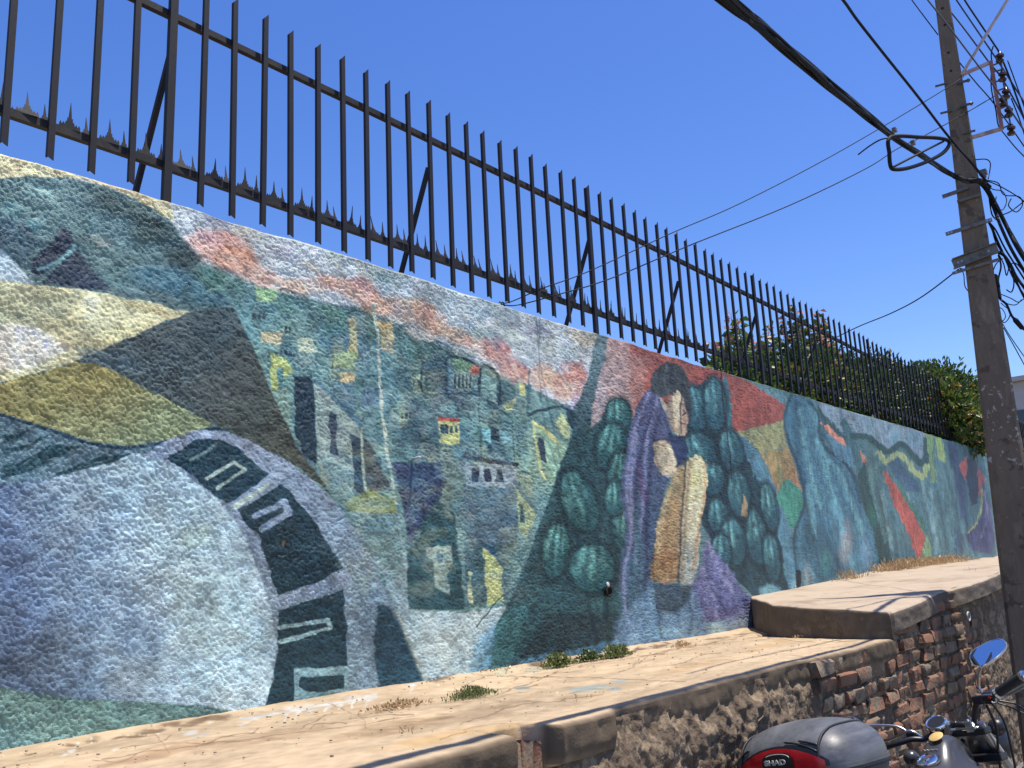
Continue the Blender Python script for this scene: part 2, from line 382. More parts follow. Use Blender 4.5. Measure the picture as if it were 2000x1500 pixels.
    P([(620, 890), (706, 930), (700, 990), (650, 990)], (120, 150, 156), 6, .7)
    P([(640, 803), (654, 810), (658, 892), (640, 884)], (66, 78, 98), 2); P([(681, 846), (702, 856), (706, 962), (690, 966)], (56, 78, 96), 2)
    P([(707, 842), (725, 870), (760, 960), (712, 960)], (92, 96, 98), 3); Ln([(704, 838), (706, 900), (710, 960)], (186, 188, 164), 4)
    P([(664, 986), (715, 954), (766, 974), (771, 1006), (680, 1002)], (148, 156, 98), 4)
    Ln([(724, 596), (735, 660), (745, 800), (757, 900), (769, 984)], (184, 186, 170), 6)
    P([(765, 903), (857, 903), (870, 940), (850, 985), (805, 1100), (790, 1050)], (60, 72, 108), 5)
    P([(800, 905), (855, 908), (845, 950), (810, 950)], (66, 92, 130), 8, .7)
    P([(850, 975), (885, 1005), (905, 1192), (793, 1190), (788, 1090), (815, 1030)], (46, 86, 94), 4)
    P([(905, 1060), (1000, 1060), (985, 1170), (905, 1190)], (66, 104, 116), 6, .8)
    P([(855, 818), (895, 822), (897, 870), (857, 866)], (192, 186, 116), 2); Ln([(857, 817), (894, 821)], (196, 76, 62), 6)
    for k in range(4): P([(860 + 9 * k, 830), (865 + 9 * k, 831), (865 + 9 * k, 846), (860 + 9 * k, 845)], (52, 62, 78), 1)
    P([(860, 872), (880, 872), (880, 1020), (864, 1010)], (112, 122, 112), 6, .6)
    P([(904, 905), (1004, 906), (1004, 952), (906, 954)], (152, 162, 172), 2.5); Ln([(902, 893), (960, 902), (1006, 908)], (48, 48, 78), 8)
    for a in (918, 942, 966): P([(a, 914), (a + 14, 915), (a + 14, 941), (a, 940)], (52, 60, 86), 1.5)
    P([(904, 955), (1003, 955), (1003, 1062), (910, 1062)], (92, 114, 134), 6, .8)
    P([(940, 1062), (962, 1070), (976, 1100), (974, 1112), (942, 1090)], (52, 96, 130), 3)
    P([(940, 1070), (962, 1088), (976, 1104), (977, 1174), (948, 1182), (944, 1130)], (192, 192, 124), 2.5)
    P([(829, 1070), (878, 1068), (879, 1100), (870, 1122), (875, 1162), (846, 1148), (840, 1092), (828, 1088)], (142, 156, 144), 3); P([(852, 1082), (862, 1082), (860, 1098), (852, 1098)], (92, 110, 130), 2)
    P([(911, 1118), (918, 1120), (920, 1180), (912, 1174)], (176, 178, 140), 2)
    P([(1040, 825), (1085, 855), (1112, 870), (1078, 945), (1050, 910)], (150, 178, 150), 4); Ln([(1040, 826), (1062, 838), (1088, 862)], (204, 196, 122), 6); Ln([(1042, 828), (1050, 905), (1062, 935)], (196, 196, 130), 5)
    P([(1049, 848), (1062, 858), (1064, 908), (1052, 900)], (56, 70, 92), 2); P([(1094, 805), (1112, 830), (1108, 860), (1082, 830)], (180, 186, 138), 3)
    P([(1004, 945), (1018, 975), (1046, 1000), (1022, 1050), (1010, 1040)], (168, 174, 126), 3); P([(1010, 985), (1020, 985), (1020, 1024), (1012, 1020)], (44, 88, 96), 2)
    Ln([(1000, 940), (1030, 985), (1052, 1010)], (82, 108, 128), 8, alpha=.7)
    Ln([(1032, 812), (1062, 800), (1094, 795), (1122, 808)], (46, 72, 86), 6); P([(1104, 798), (1126, 808), (1118, 840), (1106, 826)], (40, 72, 82), 3)
    P([(880, 705), (921, 712), (921, 768), (880, 762)], (128, 146, 140), 3); P([(878, 700), (924, 710), (920, 728), (882, 720)], (120, 150, 112), 3)
    for k in range(5): Ln([(886 + 8 * k, 732), (886 + 8 * k, 758)], (44, 56, 74), 3, 1)
    P([(826, 700), (872, 700), (872, 768), (826, 764)], (58, 100, 108), 5)
    Ln([(870, 768), (871, 700), (925, 710), (931, 716)], (38, 66, 78), 4); Ln([(824, 700), (824, 766), (870, 770), (930, 772), (975, 800), (996, 815)], (40, 72, 84), 4)
    P([(936, 724), (952, 716), (968, 734), (972, 786), (938, 768)], (140, 168, 158), 3); Ln([(936, 770), (936, 722), (950, 716), (968, 730), (976, 752), (976, 790)], (34, 60, 76), 6)
    B(925, 723, 9, 11, (222, 96, 92), .95, 0, .3)
    P([(985, 790), (1010, 776), (1004, 800), (988, 802)], (186, 184, 124), 3); P([(1016, 748), (1026, 750), (1026, 775), (1016, 772)], (196, 190, 116), 2); P([(1027, 752), (1036, 756), (1036, 790), (1028, 780)], (50, 108, 128), 2)
    P([(958, 830), (974, 838), (974, 862), (960, 858)], (44, 66, 84), 2); P([(978, 845), (992, 850), (990, 868), (978, 864)], (120, 160, 168), 2); P([(938, 836), (955, 840), (955, 862), (940, 860)], (126, 178, 184), 3)
    P([(860, 788), (885, 790), (885, 812), (860, 808)], (110, 156, 164), 4)
    Ln([(934, 775), (936, 860), (938, 895)], (40, 70, 88), 4, alpha=.7); Ln([(1000, 815), (1001, 905)], (52, 84, 96), 3, alpha=.7)
    Ln([(1032, 720), (1030, 812)], (60, 96, 108), 3, alpha=.7)
    # pale ground of the town
    P([(660, 1000), (772, 1002), (790, 1100), (793, 1192), (905, 1196), (1010, 1180), (975, 1240), (930, 1330), (830, 1345), (790, 1230), (740, 1120), (700, 1050)], (134, 156, 164), 4, col2=(168, 180, 184), axis=[(720, 1050), (860, 1260)])
    P([(665, 1003), (770, 1004), (786, 1130), (745, 1110), (700, 1045)], (112, 140, 140), 6, .8)
    # dark hill with pads
    P([(1118, 840), (1166, 790), (1235, 810), (1235, 1250), (1230, 1320), (920, 1360), (935, 1300), (960, 1240), (1000, 1150), (1040, 1050)], (50, 88, 94), 4)
    P([(920, 1360), (935, 1300), (985, 1190), (1030, 1180), (1000, 1260), (990, 1340)], (66, 118, 122), 9, .8)
    P([(900, 1360), (925, 1262), (965, 1215), (955, 1300), (945, 1350)], (110, 152, 178), 10, .8)
    P([(990, 1330), (1060, 1200), (1230, 1195), (1230, 1300)], (40, 56, 60), 12, .7)
    P([(940, 1360), (1010, 1290), (1180, 1255), (1240, 1250), (1240, 1310)], (84, 132, 160), 8, .8)
    # beam and rose sky behind the woman
    P([(1168, 600), (1215, 600), (1188, 700), (1158, 810), (1118, 850), (1120, 800), (1150, 735)], (110, 132, 140), 4, col2=(62, 90, 100), axis=[(1170, 700), (1130, 830)])
    P([(1192, 600), (1250, 600), (1260, 740), (1236, 820), (1190, 800), (1150, 838), (1158, 790), (1180, 700)], (176, 150, 150), 4, col2=(184, 140, 134), axis=[(1170, 740), (1240, 720)])
    P([(1224, 600), (1600, 720), (1560, 800), (1532, 790), (1528, 826), (1440, 846), (1400, 830), (1330, 790), (1240, 830), (1230, 750)], (168, 90, 78), 5, col2=(172, 84, 70), axis=[(1230, 720), (1420, 800)])
    P([(1225, 690), (1265, 700), (1250, 790), (1228, 810)], (178, 122, 114), 10, .8)
    P([(1408, 725), (1426, 700), (1600, 750), (1560, 810), (1534, 792), (1470, 752)], (92, 128, 136), 3)
    # right dark garden behind the woman
    P([(1340, 770), (1385, 735), (1412, 745), (1425, 840), (1480, 905), (1530, 1000), (1556, 1150), (1480, 1175), (1440, 1140), (1370, 1030), (1340, 900)], (38, 70, 82), 4)
    P([(1435, 842), (1470, 868), (1520, 965), (1545, 1050), (1558, 1148), (1535, 1152), (1520, 1050), (1490, 965), (1450, 880)], (86, 130, 152), 4)
    P([(1412, 730), (1424, 760), (1432, 850), (1416, 850)], (60, 112, 122), 3)
    g1, g2 = (42, 92, 96), (118, 176, 166)
    for q in [(1204, 812, 27, 36, 0), (1190, 872, 32, 50, 10), (1208, 925, 26, 44, 5), (1128, 982, 38, 68, -18), (1081, 1076, 31, 60, 5), (1154, 1110, 50, 52, 0), (1216, 1030, 26, 50, 0), (1200, 975, 24, 36, 0)]:
        K(*q[:4], g1, g2, q[4], -.2, -.35, ribs=5)
    for q in [(1357, 800, 22, 50, -8), (1395, 790, 24, 56, -4), (1365, 885, 36, 44, -20), (1425, 880, 26, 44, -10), (1440, 965, 24, 50, -8), (1400, 1010, 22, 40, -5), (1430, 1060, 28, 50, -6), (1476, 1050, 22, 60, -8), (1500, 990, 18, 50, -10), (1390, 935, 24, 34, 0), (1505, 1090, 18, 50, -5), (1405, 1080, 22, 40, 0)]:
        K(*q[:4], (44, 90, 104), (110, 168, 172), q[4], -.2, -.4, ribs=4)
    P([(1449, 965), (1456, 978), (1455, 1012), (1448, 1008)], (168, 140, 104), 3)
    # woman: shawl, hair, face, knees
    sh = [(1266, 759), (1243, 784), (1226, 850), (1219, 900), (1211, 960), (1220, 1030), (1204, 1128), (1215, 1200), (1232, 1262), (1300, 1285), (1345, 1260), (1350, 1140), (1276, 1140), (1282, 1040), (1299, 950), (1318, 905), (1308, 845), (1299, 787)]
    P(sh, (92, 92, 132), 3, col2=(70, 100, 122), axis=[(1250, 800), (1260, 1200)])
    for l in ([(1262, 770), (1236, 850), (1224, 950), (1232, 1050), (1216, 1130), (1230, 1230)], [(1280, 775), (1262, 860), (1256, 960), (1250, 1040)], [(1240, 850), (1232, 960), (1240, 1100)]): Ln(l, (148, 142, 182), 6, 4, .7)
    for l in ([(1272, 800), (1246, 900), (1240, 1010), (1232, 1120)], [(1290, 800), (1276, 850), (1266, 950), (1262, 1060)], [(1258, 960), (1262, 1080), (1256, 1200)]): Ln(l, (58, 58, 96), 6, 4, .7)
    Ln([(1246, 900), (1252, 950), (1262, 985)], (116, 70, 120), 8, 5, .6); Ln([(1240, 1000), (1244, 1060), (1236, 1110)], (62, 112, 112), 10, 6, .5)
    P([(1304, 845), (1338, 853), (1342, 888), (1322, 916), (1300, 880)], (48, 64, 104), 3)
    P([(1275, 866), (1302, 862), (1320, 906), (1314, 930), (1290, 924), (1277, 900)], (198, 172, 142), 3, smooth=True)
    P([(1280, 771), (1300, 790), (1312, 772), (1340, 800), (1338, 852), (1318, 849), (1303, 812)], (178, 156, 136), 3)
    P([(1266, 752), (1280, 722), (1303, 708), (1334, 724), (1350, 780), (1344, 815), (1334, 790), (1316, 772), (1290, 776), (1272, 770)], (72, 76, 80), 3, smooth=True)
    for l in ([(1290, 716), (1284, 740), (1290, 768)], [(1312, 712), (1308, 745), (1318, 770)], [(1330, 730), (1334, 760), (1342, 800)]): Ln(l, (44, 48, 54), 4, 3, .7); 
    Ln([(1300, 714), (1297, 740), (1302, 768)], (112, 116, 114), 4, 3, .6)
    P([(1317, 764), (1324, 762), (1330, 780), (1326, 845), (1316, 842), (1308, 800)], (206, 182, 152), 2.5, smooth=True)
    P([(1332, 784), (1342, 802), (1340, 840), (1334, 846), (1330, 812)], (190, 150, 128), 2.5, smooth=True)
    Ln([(1330, 772), (1329, 800), (1330, 846)], (96, 76, 72), 2.5, 1.5)
    P([(1330, 905), (1312, 930), (1299, 960), (1286, 1010), (1276, 1070), (1270, 1128), (1288, 1142), (1322, 1138), (1333, 1020), (1338, 920)], (168, 138, 98), 3, col2=(176, 132, 88), axis=[(1320, 930), (1290, 1130)])
    P([(1341, 900), (1358, 888), (1375, 902), (1378, 950), (1366, 1020), (1352, 1142), (1324, 1140), (1328, 1000), (1333, 930)], (210, 186, 142), 2.5, smooth=True, col2=(170, 172, 166), axis=[(1350, 990), (1345, 1110)])
    Ln([(1372, 910), (1374, 960), (1362, 1030), (1350, 1110)], (190, 128, 92), 4, 3, .7); Ln([(1337, 905), (1331, 960), (1327, 1040), (1324, 1135)], (96, 78, 70), 4, 2.5)
    B(1352, 940, 9, 30, (222, 208, 140), .6, 8); B(1300, 1090, 16, 30, (150, 104, 66), .6, 8)
    # modelling of the limbs and head
    Ln([(1345, 905), (1338, 960), (1334, 1040), (1330, 1130)], (150, 116, 82), 7, 4, .7); Ln([(1322, 925), (1304, 965), (1292, 1015), (1283, 1080)], (206, 180, 136), 8, 6, .65)
    Ln([(1276, 1080), (1272, 1110), (1278, 1134)], (104, 78, 58), 6, 3, .7); Ln([(1360, 896), (1368, 930), (1362, 990), (1352, 1040)], (232, 214, 172), 8, 6, .6)
    Ln([(1276, 872), (1280, 900), (1292, 922)], (132, 100, 82), 5, 3, .7); Ln([(1303, 870), (1314, 895), (1317, 918)], (228, 208, 180), 5, 4, .6)
    Ln([(1275, 861), (1300, 857), (1310, 862)], (52, 48, 78), 4, 2, .8); Ln([(1320, 912), (1330, 905), (1341, 897)], (70, 56, 62), 4, 2, .8)
    P([(1300, 775), (1312, 772), (1314, 800), (1316, 846), (1305, 826)], (150, 124, 108), 3, .8)
    Ln([(1334, 800), (1338, 806), (1334, 812)], (92, 62, 58), 2.5, 1); Ln([(1331, 826), (1337, 829)], (140, 80, 72), 2.5, 1); Ln([(1326, 852), (1334, 856), (1340, 850)], (60, 56, 70), 3, 1.5)
    P([(1330, 762), (1344, 770), (1350, 800), (1345, 830), (1340, 800)], (62, 64, 68), 3, .85, True)
    P([(1378, 1046), (1392, 1075), (1434, 1126), (1470, 1180), (1490, 1235), (1364, 1262), (1345, 1150), (1366, 1110)], (116, 112, 156), 4)
    for l in ([(1382, 1060), (1400, 1110), (1440, 1180), (1450, 1220)], [(1370, 1110), (1390, 1160), (1400, 1220)]): Ln(l, (156, 150, 190), 8, 5, .6)
    Ln([(1376, 1080), (1384, 1140), (1420, 1200)], (72, 70, 110), 7, 5, .6)
    P([(1200, 1215), (1275, 1142), (1350, 1145), (1380, 1215), (1480, 1200), (1490, 1260), (1200, 1310)], (112, 140, 168), 12, .8)
    P([(1275, 1142), (1350, 1142), (1345, 1170), (1320, 1200), (1280, 1190)], (58, 72, 84), 8, .8); Ln([(1285, 1180), (1290, 1230), (1300, 1250)], (58, 70, 96), 6, 4, .6); Ln([(1335, 1160), (1350, 1200), (1345, 1240)], (60, 78, 104), 6, 4, .6)
    B(1300, 1235, 50, 18, (140, 172, 186), .6); B(1440, 1215, 30, 16, (150, 156, 190), .6); B(1400, 1225, 22, 14, (160, 186, 190), .6)
    B(1240, 1240, 12, 26, (150, 178, 200), .5)
    # ochre fields and green lobe
    P([(1438, 843), (1530, 822), (1536, 872), (1484, 888), (1462, 862)], (152, 146, 100), 3)
    Ln([(1478, 838), (1505, 872)], (112, 116, 96), 4, 3, .5)
    P([(1484, 886), (1538, 872), (1566, 964), (1536, 936), (1516, 968), (1500, 915)], (164, 136, 86), 3, col2=(176, 122, 84), axis=[(1500, 900), (1550, 950)])
    P([(1516, 968), (1534, 936), (1567, 972), (1564, 1008), (1544, 1032), (1533, 1008)], (64, 136, 118), 3, smooth=True); B(1520, 930, 8, 26, (120, 130, 84), .7, -15)
    # striding blue figure
    P([(1543, 740), (1600, 760), (1740, 800), (2100, 900), (2100, 1120), (1740, 1130), (1557, 1160), (1546, 1050), (1568, 985), (1556, 915), (1536, 865), (1528, 826), (1533, 796)], (82, 118, 128), 3)
    P([(1534, 796), (1545, 768), (1575, 783), (1595, 812), (1603, 866), (1652, 912), (1684, 975), (1714, 1060), (1716, 1135), (1650, 1140), (1557, 1160), (1546, 1050), (1567, 984), (1556, 915), (1536, 865), (1528, 826)], (74, 118, 140), 3)
    P([(1545, 775), (1570, 790), (1560, 900), (1590, 1010), (1650, 1110), (1600, 1140), (1562, 1080), (1570, 980), (1550, 890)], (48, 84, 104), 8, .6)
    for l in ([(1585, 800), (1598, 840), (1600, 870), (1640, 920)], [(1600, 870), (1625, 960), (1650, 1050), (1665, 1120)], [(1640, 925), (1670, 1000), (1690, 1080)], [(1576, 950), (1590, 1040)]): Ln(l, (118, 172, 184), 9, 7, .6)
    for l in ([(1604, 850), (1600, 830)], [(1590, 990), (1620, 1060), (1640, 1120)], [(1610, 880), (1650, 930), (1680, 1010)]): Ln(l, (44, 74, 100), 7, 6, .6)
    Ln([(1546, 770), (1534, 797), (1529, 828), (1540, 870), (1557, 915), (1568, 984), (1548, 1050), (1557, 1150)], (36, 66, 86), 6, 3, .8)
    Ln([(1576, 784), (1596, 812), (1604, 866), (1652, 910), (1685, 975), (1715, 1060), (1716, 1110)], (36, 64, 78), 6, 3, .8)
    Ln([(1604, 850), (1630, 880), (1662, 925), (1678, 980)], (40, 70, 92), 5, 3, .7); Ln([(1560, 800), (1566, 850), (1580, 920), (1600, 990)], (112, 160, 166), 8, 6, .6)
    B(1650, 1060, 12, 40, (176, 156, 156), .5); B(1575, 1120, 12, 30, (170, 166, 156), .4); B(1610, 1100, 14, 30, (66, 130, 120), .5); B(1690, 1085, 12, 30, (130, 156, 190), .5)
    B(1550, 1145, 10, 14, (150, 190, 206), .6); B(1500, 1155, 26, 14, (130, 182, 200), .7)
    # grey sky of the right part
    P([(1588, 740), (1640, 770), (1816, 800), (1812, 880), (1794, 900), (1760, 862), (1732, 876), (1692, 846), (1664, 846), (1650, 850), (1620, 830), (1598, 800)], (126, 142, 158), 3)
    B(1745, 850, 14, 20, (100, 150, 170), .6); B(1700, 832, 10, 18, (84, 120, 136), .6); B(1780, 860, 16, 18, (110, 150, 172), .6); B(1735, 838, 8, 16, (74, 96, 112), .6)
    P([(1592, 780), (1606, 805), (1634, 835), (1652, 856), (1646, 866), (1612, 838), (1596, 806)], (50, 84, 90), 2.5)
    P([(1600, 827), (1618, 832), (1645, 858), (1653, 880), (1630, 862)], (202, 122, 96), 2); P([(1612, 845), (1660, 880), (1670, 920), (1630, 890)], (88, 128, 150), 4)
    P([(1676, 878), (1692, 900), (1692, 912), (1684, 900)], (200, 120, 92), 2)
    P([(1642, 824), (1650, 816), (1660, 838), (1676, 884), (1688, 970), (1680, 970), (1668, 900), (1650, 850)], (66, 104, 114), 2.5, smooth=True)
    P([(1672, 930), (1690, 900), (1714, 1000), (1748, 1100), (1718, 1115), (1706, 1040), (1684, 985)], (46, 78, 76), 4); B(1704, 1010, 8, 30, (44, 104, 88), .7, -12)
    P([(1692, 862), (1706, 858), (1722, 930), (1745, 1060), (1726, 1060), (1700, 960)], (86, 116, 118), 4)
    for l in ([(1712, 940), (1730, 1040), (1736, 1095)], [(1740, 1000), (1752, 1095)], [(1830, 960), (1850, 1070)], [(1844, 900), (1866, 1000), (1880, 1080)]): Ln(l, (44, 70, 84), 5, 4, .6)
    for l in ([(1722, 960), (1742, 1090)], [(1760, 920), (1780, 980)], [(1818, 960), (1830, 1080)], [(1800, 940), (1822, 1040)], [(1862, 920), (1878, 990)]): Ln(l, (134, 162, 168), 5, 4, .5)
    Ln([(1664, 853), (1690, 853), (1712, 868), (1734, 883), (1760, 867), (1784, 890), (1797, 904), (1808, 900), (1808, 860)], (48, 82, 82), 12, 2)
    Ln([(1716, 886), (1729, 902), (1753, 887), (1773, 901), (1787, 921), (1802, 931), (1809, 912)], (152, 160, 108), 11, 2)
    P([(1730, 905), (1755, 895), (1790, 940), (1800, 960), (1770, 960)], (60, 84, 116), 5, .8)
    P([(1806, 800), (1824, 800), (1822, 880), (1826, 940), (1818, 940)], (118, 142, 92), 3); P([(1824, 820), (1834, 830), (1848, 900), (1842, 904), (1830, 890)], (134, 152, 92), 3)
    P([(1722, 912), (1738, 932), (1768, 974), (1784, 1000), (1808, 1052), (1806, 1070), (1793, 1099), (1778, 1054), (1744, 984)], (184, 82, 68), 2)
    P([(1800, 1090), (1812, 1040), (1820, 1080), (1812, 1095)], (118, 148, 102), 3); Ln([(1756, 945), (1770, 975), (1796, 1010), (1806, 1036)], (48, 120, 92), 7, 3, .8)
    B(1870, 1060, 14, 24, (48, 68, 110), .6)
    # last figure
    P([(1846, 860), (1870, 880), (1886, 960), (1890, 1020), (1876, 1010), (1864, 930)], (80, 96, 124), 4)
    P([(1872, 910), (1884, 894), (1890, 900), (1887, 936), (1880, 930)], (206, 100, 92), 1.5, smooth=True)
    P([(1886, 896), (1900, 895), (1912, 916), (1908, 982), (1897, 988), (1886, 936)], (48, 62, 92), 2)
    P([(1909, 912), (1923, 936), (1910, 968)], (194, 84, 84), 1.5)
    P([(1920, 940), (1932, 980), (1941, 1035), (1938, 1084), (1898, 1074), (1884, 1044), (1914, 1015)], (84, 80, 122), 3); Ln([(1922, 960), (1926, 1010), (1916, 1050)], (140, 132, 170), 4, 3, .7)
    Ln([(1918, 955), (1916, 990), (1908, 1020), (1892, 1040)], (166, 164, 84), 3.5, 1.5)
    P([(1928, 850), (2200, 950), (2200, 1120), (1945, 1095), (1940, 1000)], (116, 142, 152), 5)
    Ln([(1905, 870), (1908, 915)], (60, 90, 112), 4, 2); Ln([(1892, 866), (1896, 896)], (60, 90, 112), 4, 2)
    # cracks and joints
    Ln([(1408, 722), (1410, 770), (1418, 850), (1426, 940)], (52, 40, 44), 2.6, 1.2)
    Ln([(1556, 1118), (1557, 1152)], (28, 32, 34), 8, 1.5)
    Ln([(930, 1225), (975, 1165), (1030, 1140), (1080, 1150)], (40, 58, 62), 2, 1)
    # ================= left part: great shell
    P([(-500, 100), (0, 283), (330, 392), (338, 430), (300, 412), (220, 372), (150, 350), (60, 346), (0, 352), (-500, 420)], (196, 180, 142), 4, col2=(214, 196, 156), axis=[(0, 340), (100, 290)])
    B(110, 345, 12, 30, (150, 132, 96), .5)
    P([(-500, 420), (0, 351), (60, 345), (150, 349), (220, 371), (300, 410), (340, 450), (372, 500), (420, 560), (455, 600), (480, 680), (400, 620), (230, 580), (0, 555), (-500, 520)], (92, 122, 128), 4)
    for q in [(90, 380, 90, 26, (130, 158, 158), 10), (240, 410, 70, 24, (70, 100, 104), 25), (330, 470, 50, 30, (56, 86, 90), 40), (150, 430, 70, 22, (98, 132, 136), 20), (20, 410, 40, 30, (92, 134, 138), 0), (230, 480, 40, 26, (106, 134, 138), 30), (300, 540, 60, 24, (88, 140, 162), 10), (220, 540, 40, 26, (92, 128, 132), 0), (380, 570, 60, 20, (74, 128, 148), 15), (200, 470, 30, 16, (150, 158, 152), 20), (360, 500, 30, 16, (56, 84, 86), 30), (410, 545, 30, 20, (72, 118, 108), 30), (270, 460, 30, 20, (84, 112, 110), 20), (60, 440, 26, 16, (100, 150, 156), 20)]: B(*q[:4], q[4], .75, q[5])
    P([(0, 430), (45, 440), (80, 470), (60, 500), (30, 520), (-60, 500), (-60, 400)], (60, 88, 104), 8, .8)
    P([(60, 510), (100, 470), (120, 445), (140, 470), (120, 500), (90, 530), (64, 545)], (44, 62, 86), 6, smooth=True); P([(72, 556), (150, 488), (180, 530), (216, 570), (160, 566)], (48, 66, 90), 7)
    Ln([(70, 528), (100, 516), (130, 495), (145, 480)], (112, 164, 176), 6, 4, .8)
    P([(-200, 440), (0, 488), (30, 520), (66, 560), (0, 552), (-200, 540)], (168, 182, 192), 6)
    P([(-400, 500), (0, 551), (120, 562), (230, 580), (310, 594), (372, 612), (320, 628), (250, 660), (140, 710), (0, 748), (-400, 800)], (204, 192, 150), 2.5, col2=(214, 200, 158), axis=[(100, 600), (250, 640)])
    P([(-200, 545), (100, 565), (160, 580), (120, 625), (0, 640), (-200, 640)], (154, 154, 126), 12, .8); P([(-300, 640), (60, 635), (130, 680), (60, 720), (-300, 760)], (222, 204, 190), 14, .9); B(230, 655, 60, 16, (222, 206, 150), .6, -20); B(290, 605, 50, 8, (196, 172, 120), .7, 14)
    P([(374, 610), (455, 602), (500, 700), (540, 800), (580, 880), (640, 960), (560, 900), (440, 845), (415, 832), (330, 785), (250, 742), (140, 709), (250, 660), (320, 628)], (78, 94, 100), 2.5, col2=(84, 86, 74), axis=[(330, 680), (520, 860)])
    B(210, 705, 60, 16, (96, 118, 130), .7, 15); B(420, 640, 40, 30, (64, 90, 100), .7); B(400, 760, 60, 30, (90, 98, 98), .6, 30)
    P([(-400, 800), (0, 750), (140, 709), (180, 713), (250, 744), (330, 786), (416, 832), (350, 856), (250, 872), (180, 866), (100, 840), (0, 810), (-400, 780)], (156, 142, 82), 2.5, col2=(142, 148, 108), axis=[(200, 740), (240, 850)])
    P([(-400, 780), (0, 811), (100, 841), (180, 867), (250, 873), (350, 857), (420, 838), (360, 870), (300, 900), (200, 915), (0, 950), (-400, 980)], (104, 132, 148), 3)
    for pl in ([(0, 850), (60, 838), (30, 862), (0, 872)], [(30, 905), (100, 870), (170, 868), (90, 905), (40, 925), (0, 935), (0, 905)], [(110, 925), (200, 888), (240, 890), (300, 880), (220, 915), (120, 935)], [(0, 880), (90, 852), (60, 872), (0, 893)]): P(pl, (40, 84, 98), 4)
    Ln([(-100, 780), (0, 813), (100, 843), (180, 869), (250, 876), (330, 862), (400, 840), (440, 842)], (34, 76, 102), 7, 2)
    # arc of keys
    P([(240, 905), (320, 862), (370, 842), (430, 842), (480, 860), (560, 905), (640, 965), (700, 1050), (740, 1125), (775, 1200), (800, 1268), (830, 1340), (820, 1370), (480, 1430), (300, 1200)], (140, 150, 174), 3, col2=(128, 146, 160), axis=[(450, 880), (700, 1250)])
    P([(735, 1180), (758, 1185), (775, 1215), (800, 1270), (832, 1345), (745, 1370), (725, 1250)], (36, 78, 98), 6)
    Ln([(770, 1195), (800, 1262), (828, 1330)], (176, 168, 140), 3, 1.5, .7)
    B(420, 852, 40, 8, (150, 164, 196), .7, 10)
    P([(-500, 960), (0, 944), (100, 934), (200, 908), (262, 886), (310, 898), (360, 930), (420, 976), (468, 1040), (505, 1122), (530, 1200), (541, 1270), (527, 1340), (503, 1400), (400, 1380), (200, 1368), (0, 1350), (-500, 1300)], (172, 190, 202), 3, col2=(96, 116, 152), axis=[(330, 1110), (30, 1200)])
    for q in [(350, 1020, 90, 70, (161, 184, 194)), (420, 1200, 80, 100, (184, 206, 205)), (300, 960, 90, 36, (165, 186, 201)), (60, 985, 60, 24, (105, 122, 141)), (40, 1290, 90, 60, (73, 92, 116)), (140, 1340, 90, 20, (86, 110, 133)), (200, 1180, 70, 60, (120, 146, 180)), (380, 1050, 30, 24, (188, 204, 184)), (420, 1330, 70, 40, (178, 198, 205)), (180, 1060, 70, 50, (131, 150, 178)), (10, 1100, 60, 60, (90, 106, 137)), (270, 1230, 60, 50, (141, 164, 197)), (100, 1150, 50, 30, (109, 134, 164))]: B(*q[:4], q[4], .4)
    P([(-500, 1290), (0, 1345), (60, 1356), (150, 1366), (300, 1372), (400, 1382), (506, 1402), (506, 1440), (200, 1500), (-500, 1600)], (104, 134, 130), 6, col2=(122, 158, 158), axis=[(100, 1370), (0, 1450)])
    dk = (26, 70, 88)
    P([(316, 897), (376, 860), (424, 857), (458, 873), (518, 926), (505, 938), (440, 986), (400, 958), (350, 915)], dk, 2); P([(461, 997), (545, 946), (562, 960), (610, 1020), (665, 1110), (620, 1134), (540, 1166), (522, 1110), (502, 1052), (480, 1030)], (30, 66, 80), 2)
    P([(541, 1192), (667, 1153), (676, 1230), (680, 1302), (576, 1308), (573, 1372), (512, 1398), (528, 1340), (541, 1265)], (28, 66, 80), 2)
    Ln([(398, 936), (452, 904), (474, 918), (420, 956)], (156, 170, 164), 7, 1.5, smooth=False); Ln([(366, 898), (395, 884), (420, 868)], (110, 136, 140), 6, 3, .8)
    Ln([(452, 992), (520, 948)], (168, 178, 168), 9, 1.5)
    Ln([(494, 1008), (552, 984), (560, 1002), (504, 1034)], (134, 148, 172), 13, 2, smooth=False)
    Ln([(543, 1226), (640, 1212), (646, 1226), (546, 1254)], (140, 166, 170), 8, 1.5, smooth=False); Ln([(542, 1176), (610, 1154), (668, 1130)], (140, 152, 174), 20, 2)
    P([(576, 1306), (681, 1302), (682, 1360), (574, 1372)], (128, 158, 166), 2); P([(588, 1322), (672, 1320), (672, 1346), (604, 1352), (584, 1340)], (30, 66, 78), 2.5); P([(572, 1372), (628, 1356), (680, 1352), (640, 1372), (560, 1392)], (36, 110, 128), 4, .8)
    B(548, 1060, 3, 6, (150, 110, 60), .9)
    # broken colour: soft dabs of paler, darker and warmer paint over the hillside town
    zone = sstep(600, 700, PX) * (1 - sstep(960, 1080, PX)) * (1 - sstep(1120, 1200, PY)) * .75 + .02
    for k, (col, th, al, sc) in enumerate([((176, 190, 180), .55, .30, 12), ((52, 84, 100), .57, .28, 10), ((170, 168, 120), .58, .26, 8), ((92, 146, 166), .56, .28, 14), ((120, 112, 150), .60, .22, 8)]):
        n = fbm(x * sc * .8 + 40 * k, z * sc * 1.5, o=4, s=120 + k); m = sstep(th - .04, th + .12, n) * al * zone
        p.img += (p.c(col) - p.img) * m[..., None]
    # global brushwork; top edge darkened in the colour to dull the sunlit arris
    st = fbm(x * 60, z * 6, o=3, s=31) - .5
    p.img *= (1 + .5 * st * sstep(5.5, 8, x))[..., None]
    fine = fbm(x * 110, z * 110, o=3, s=41) - .5
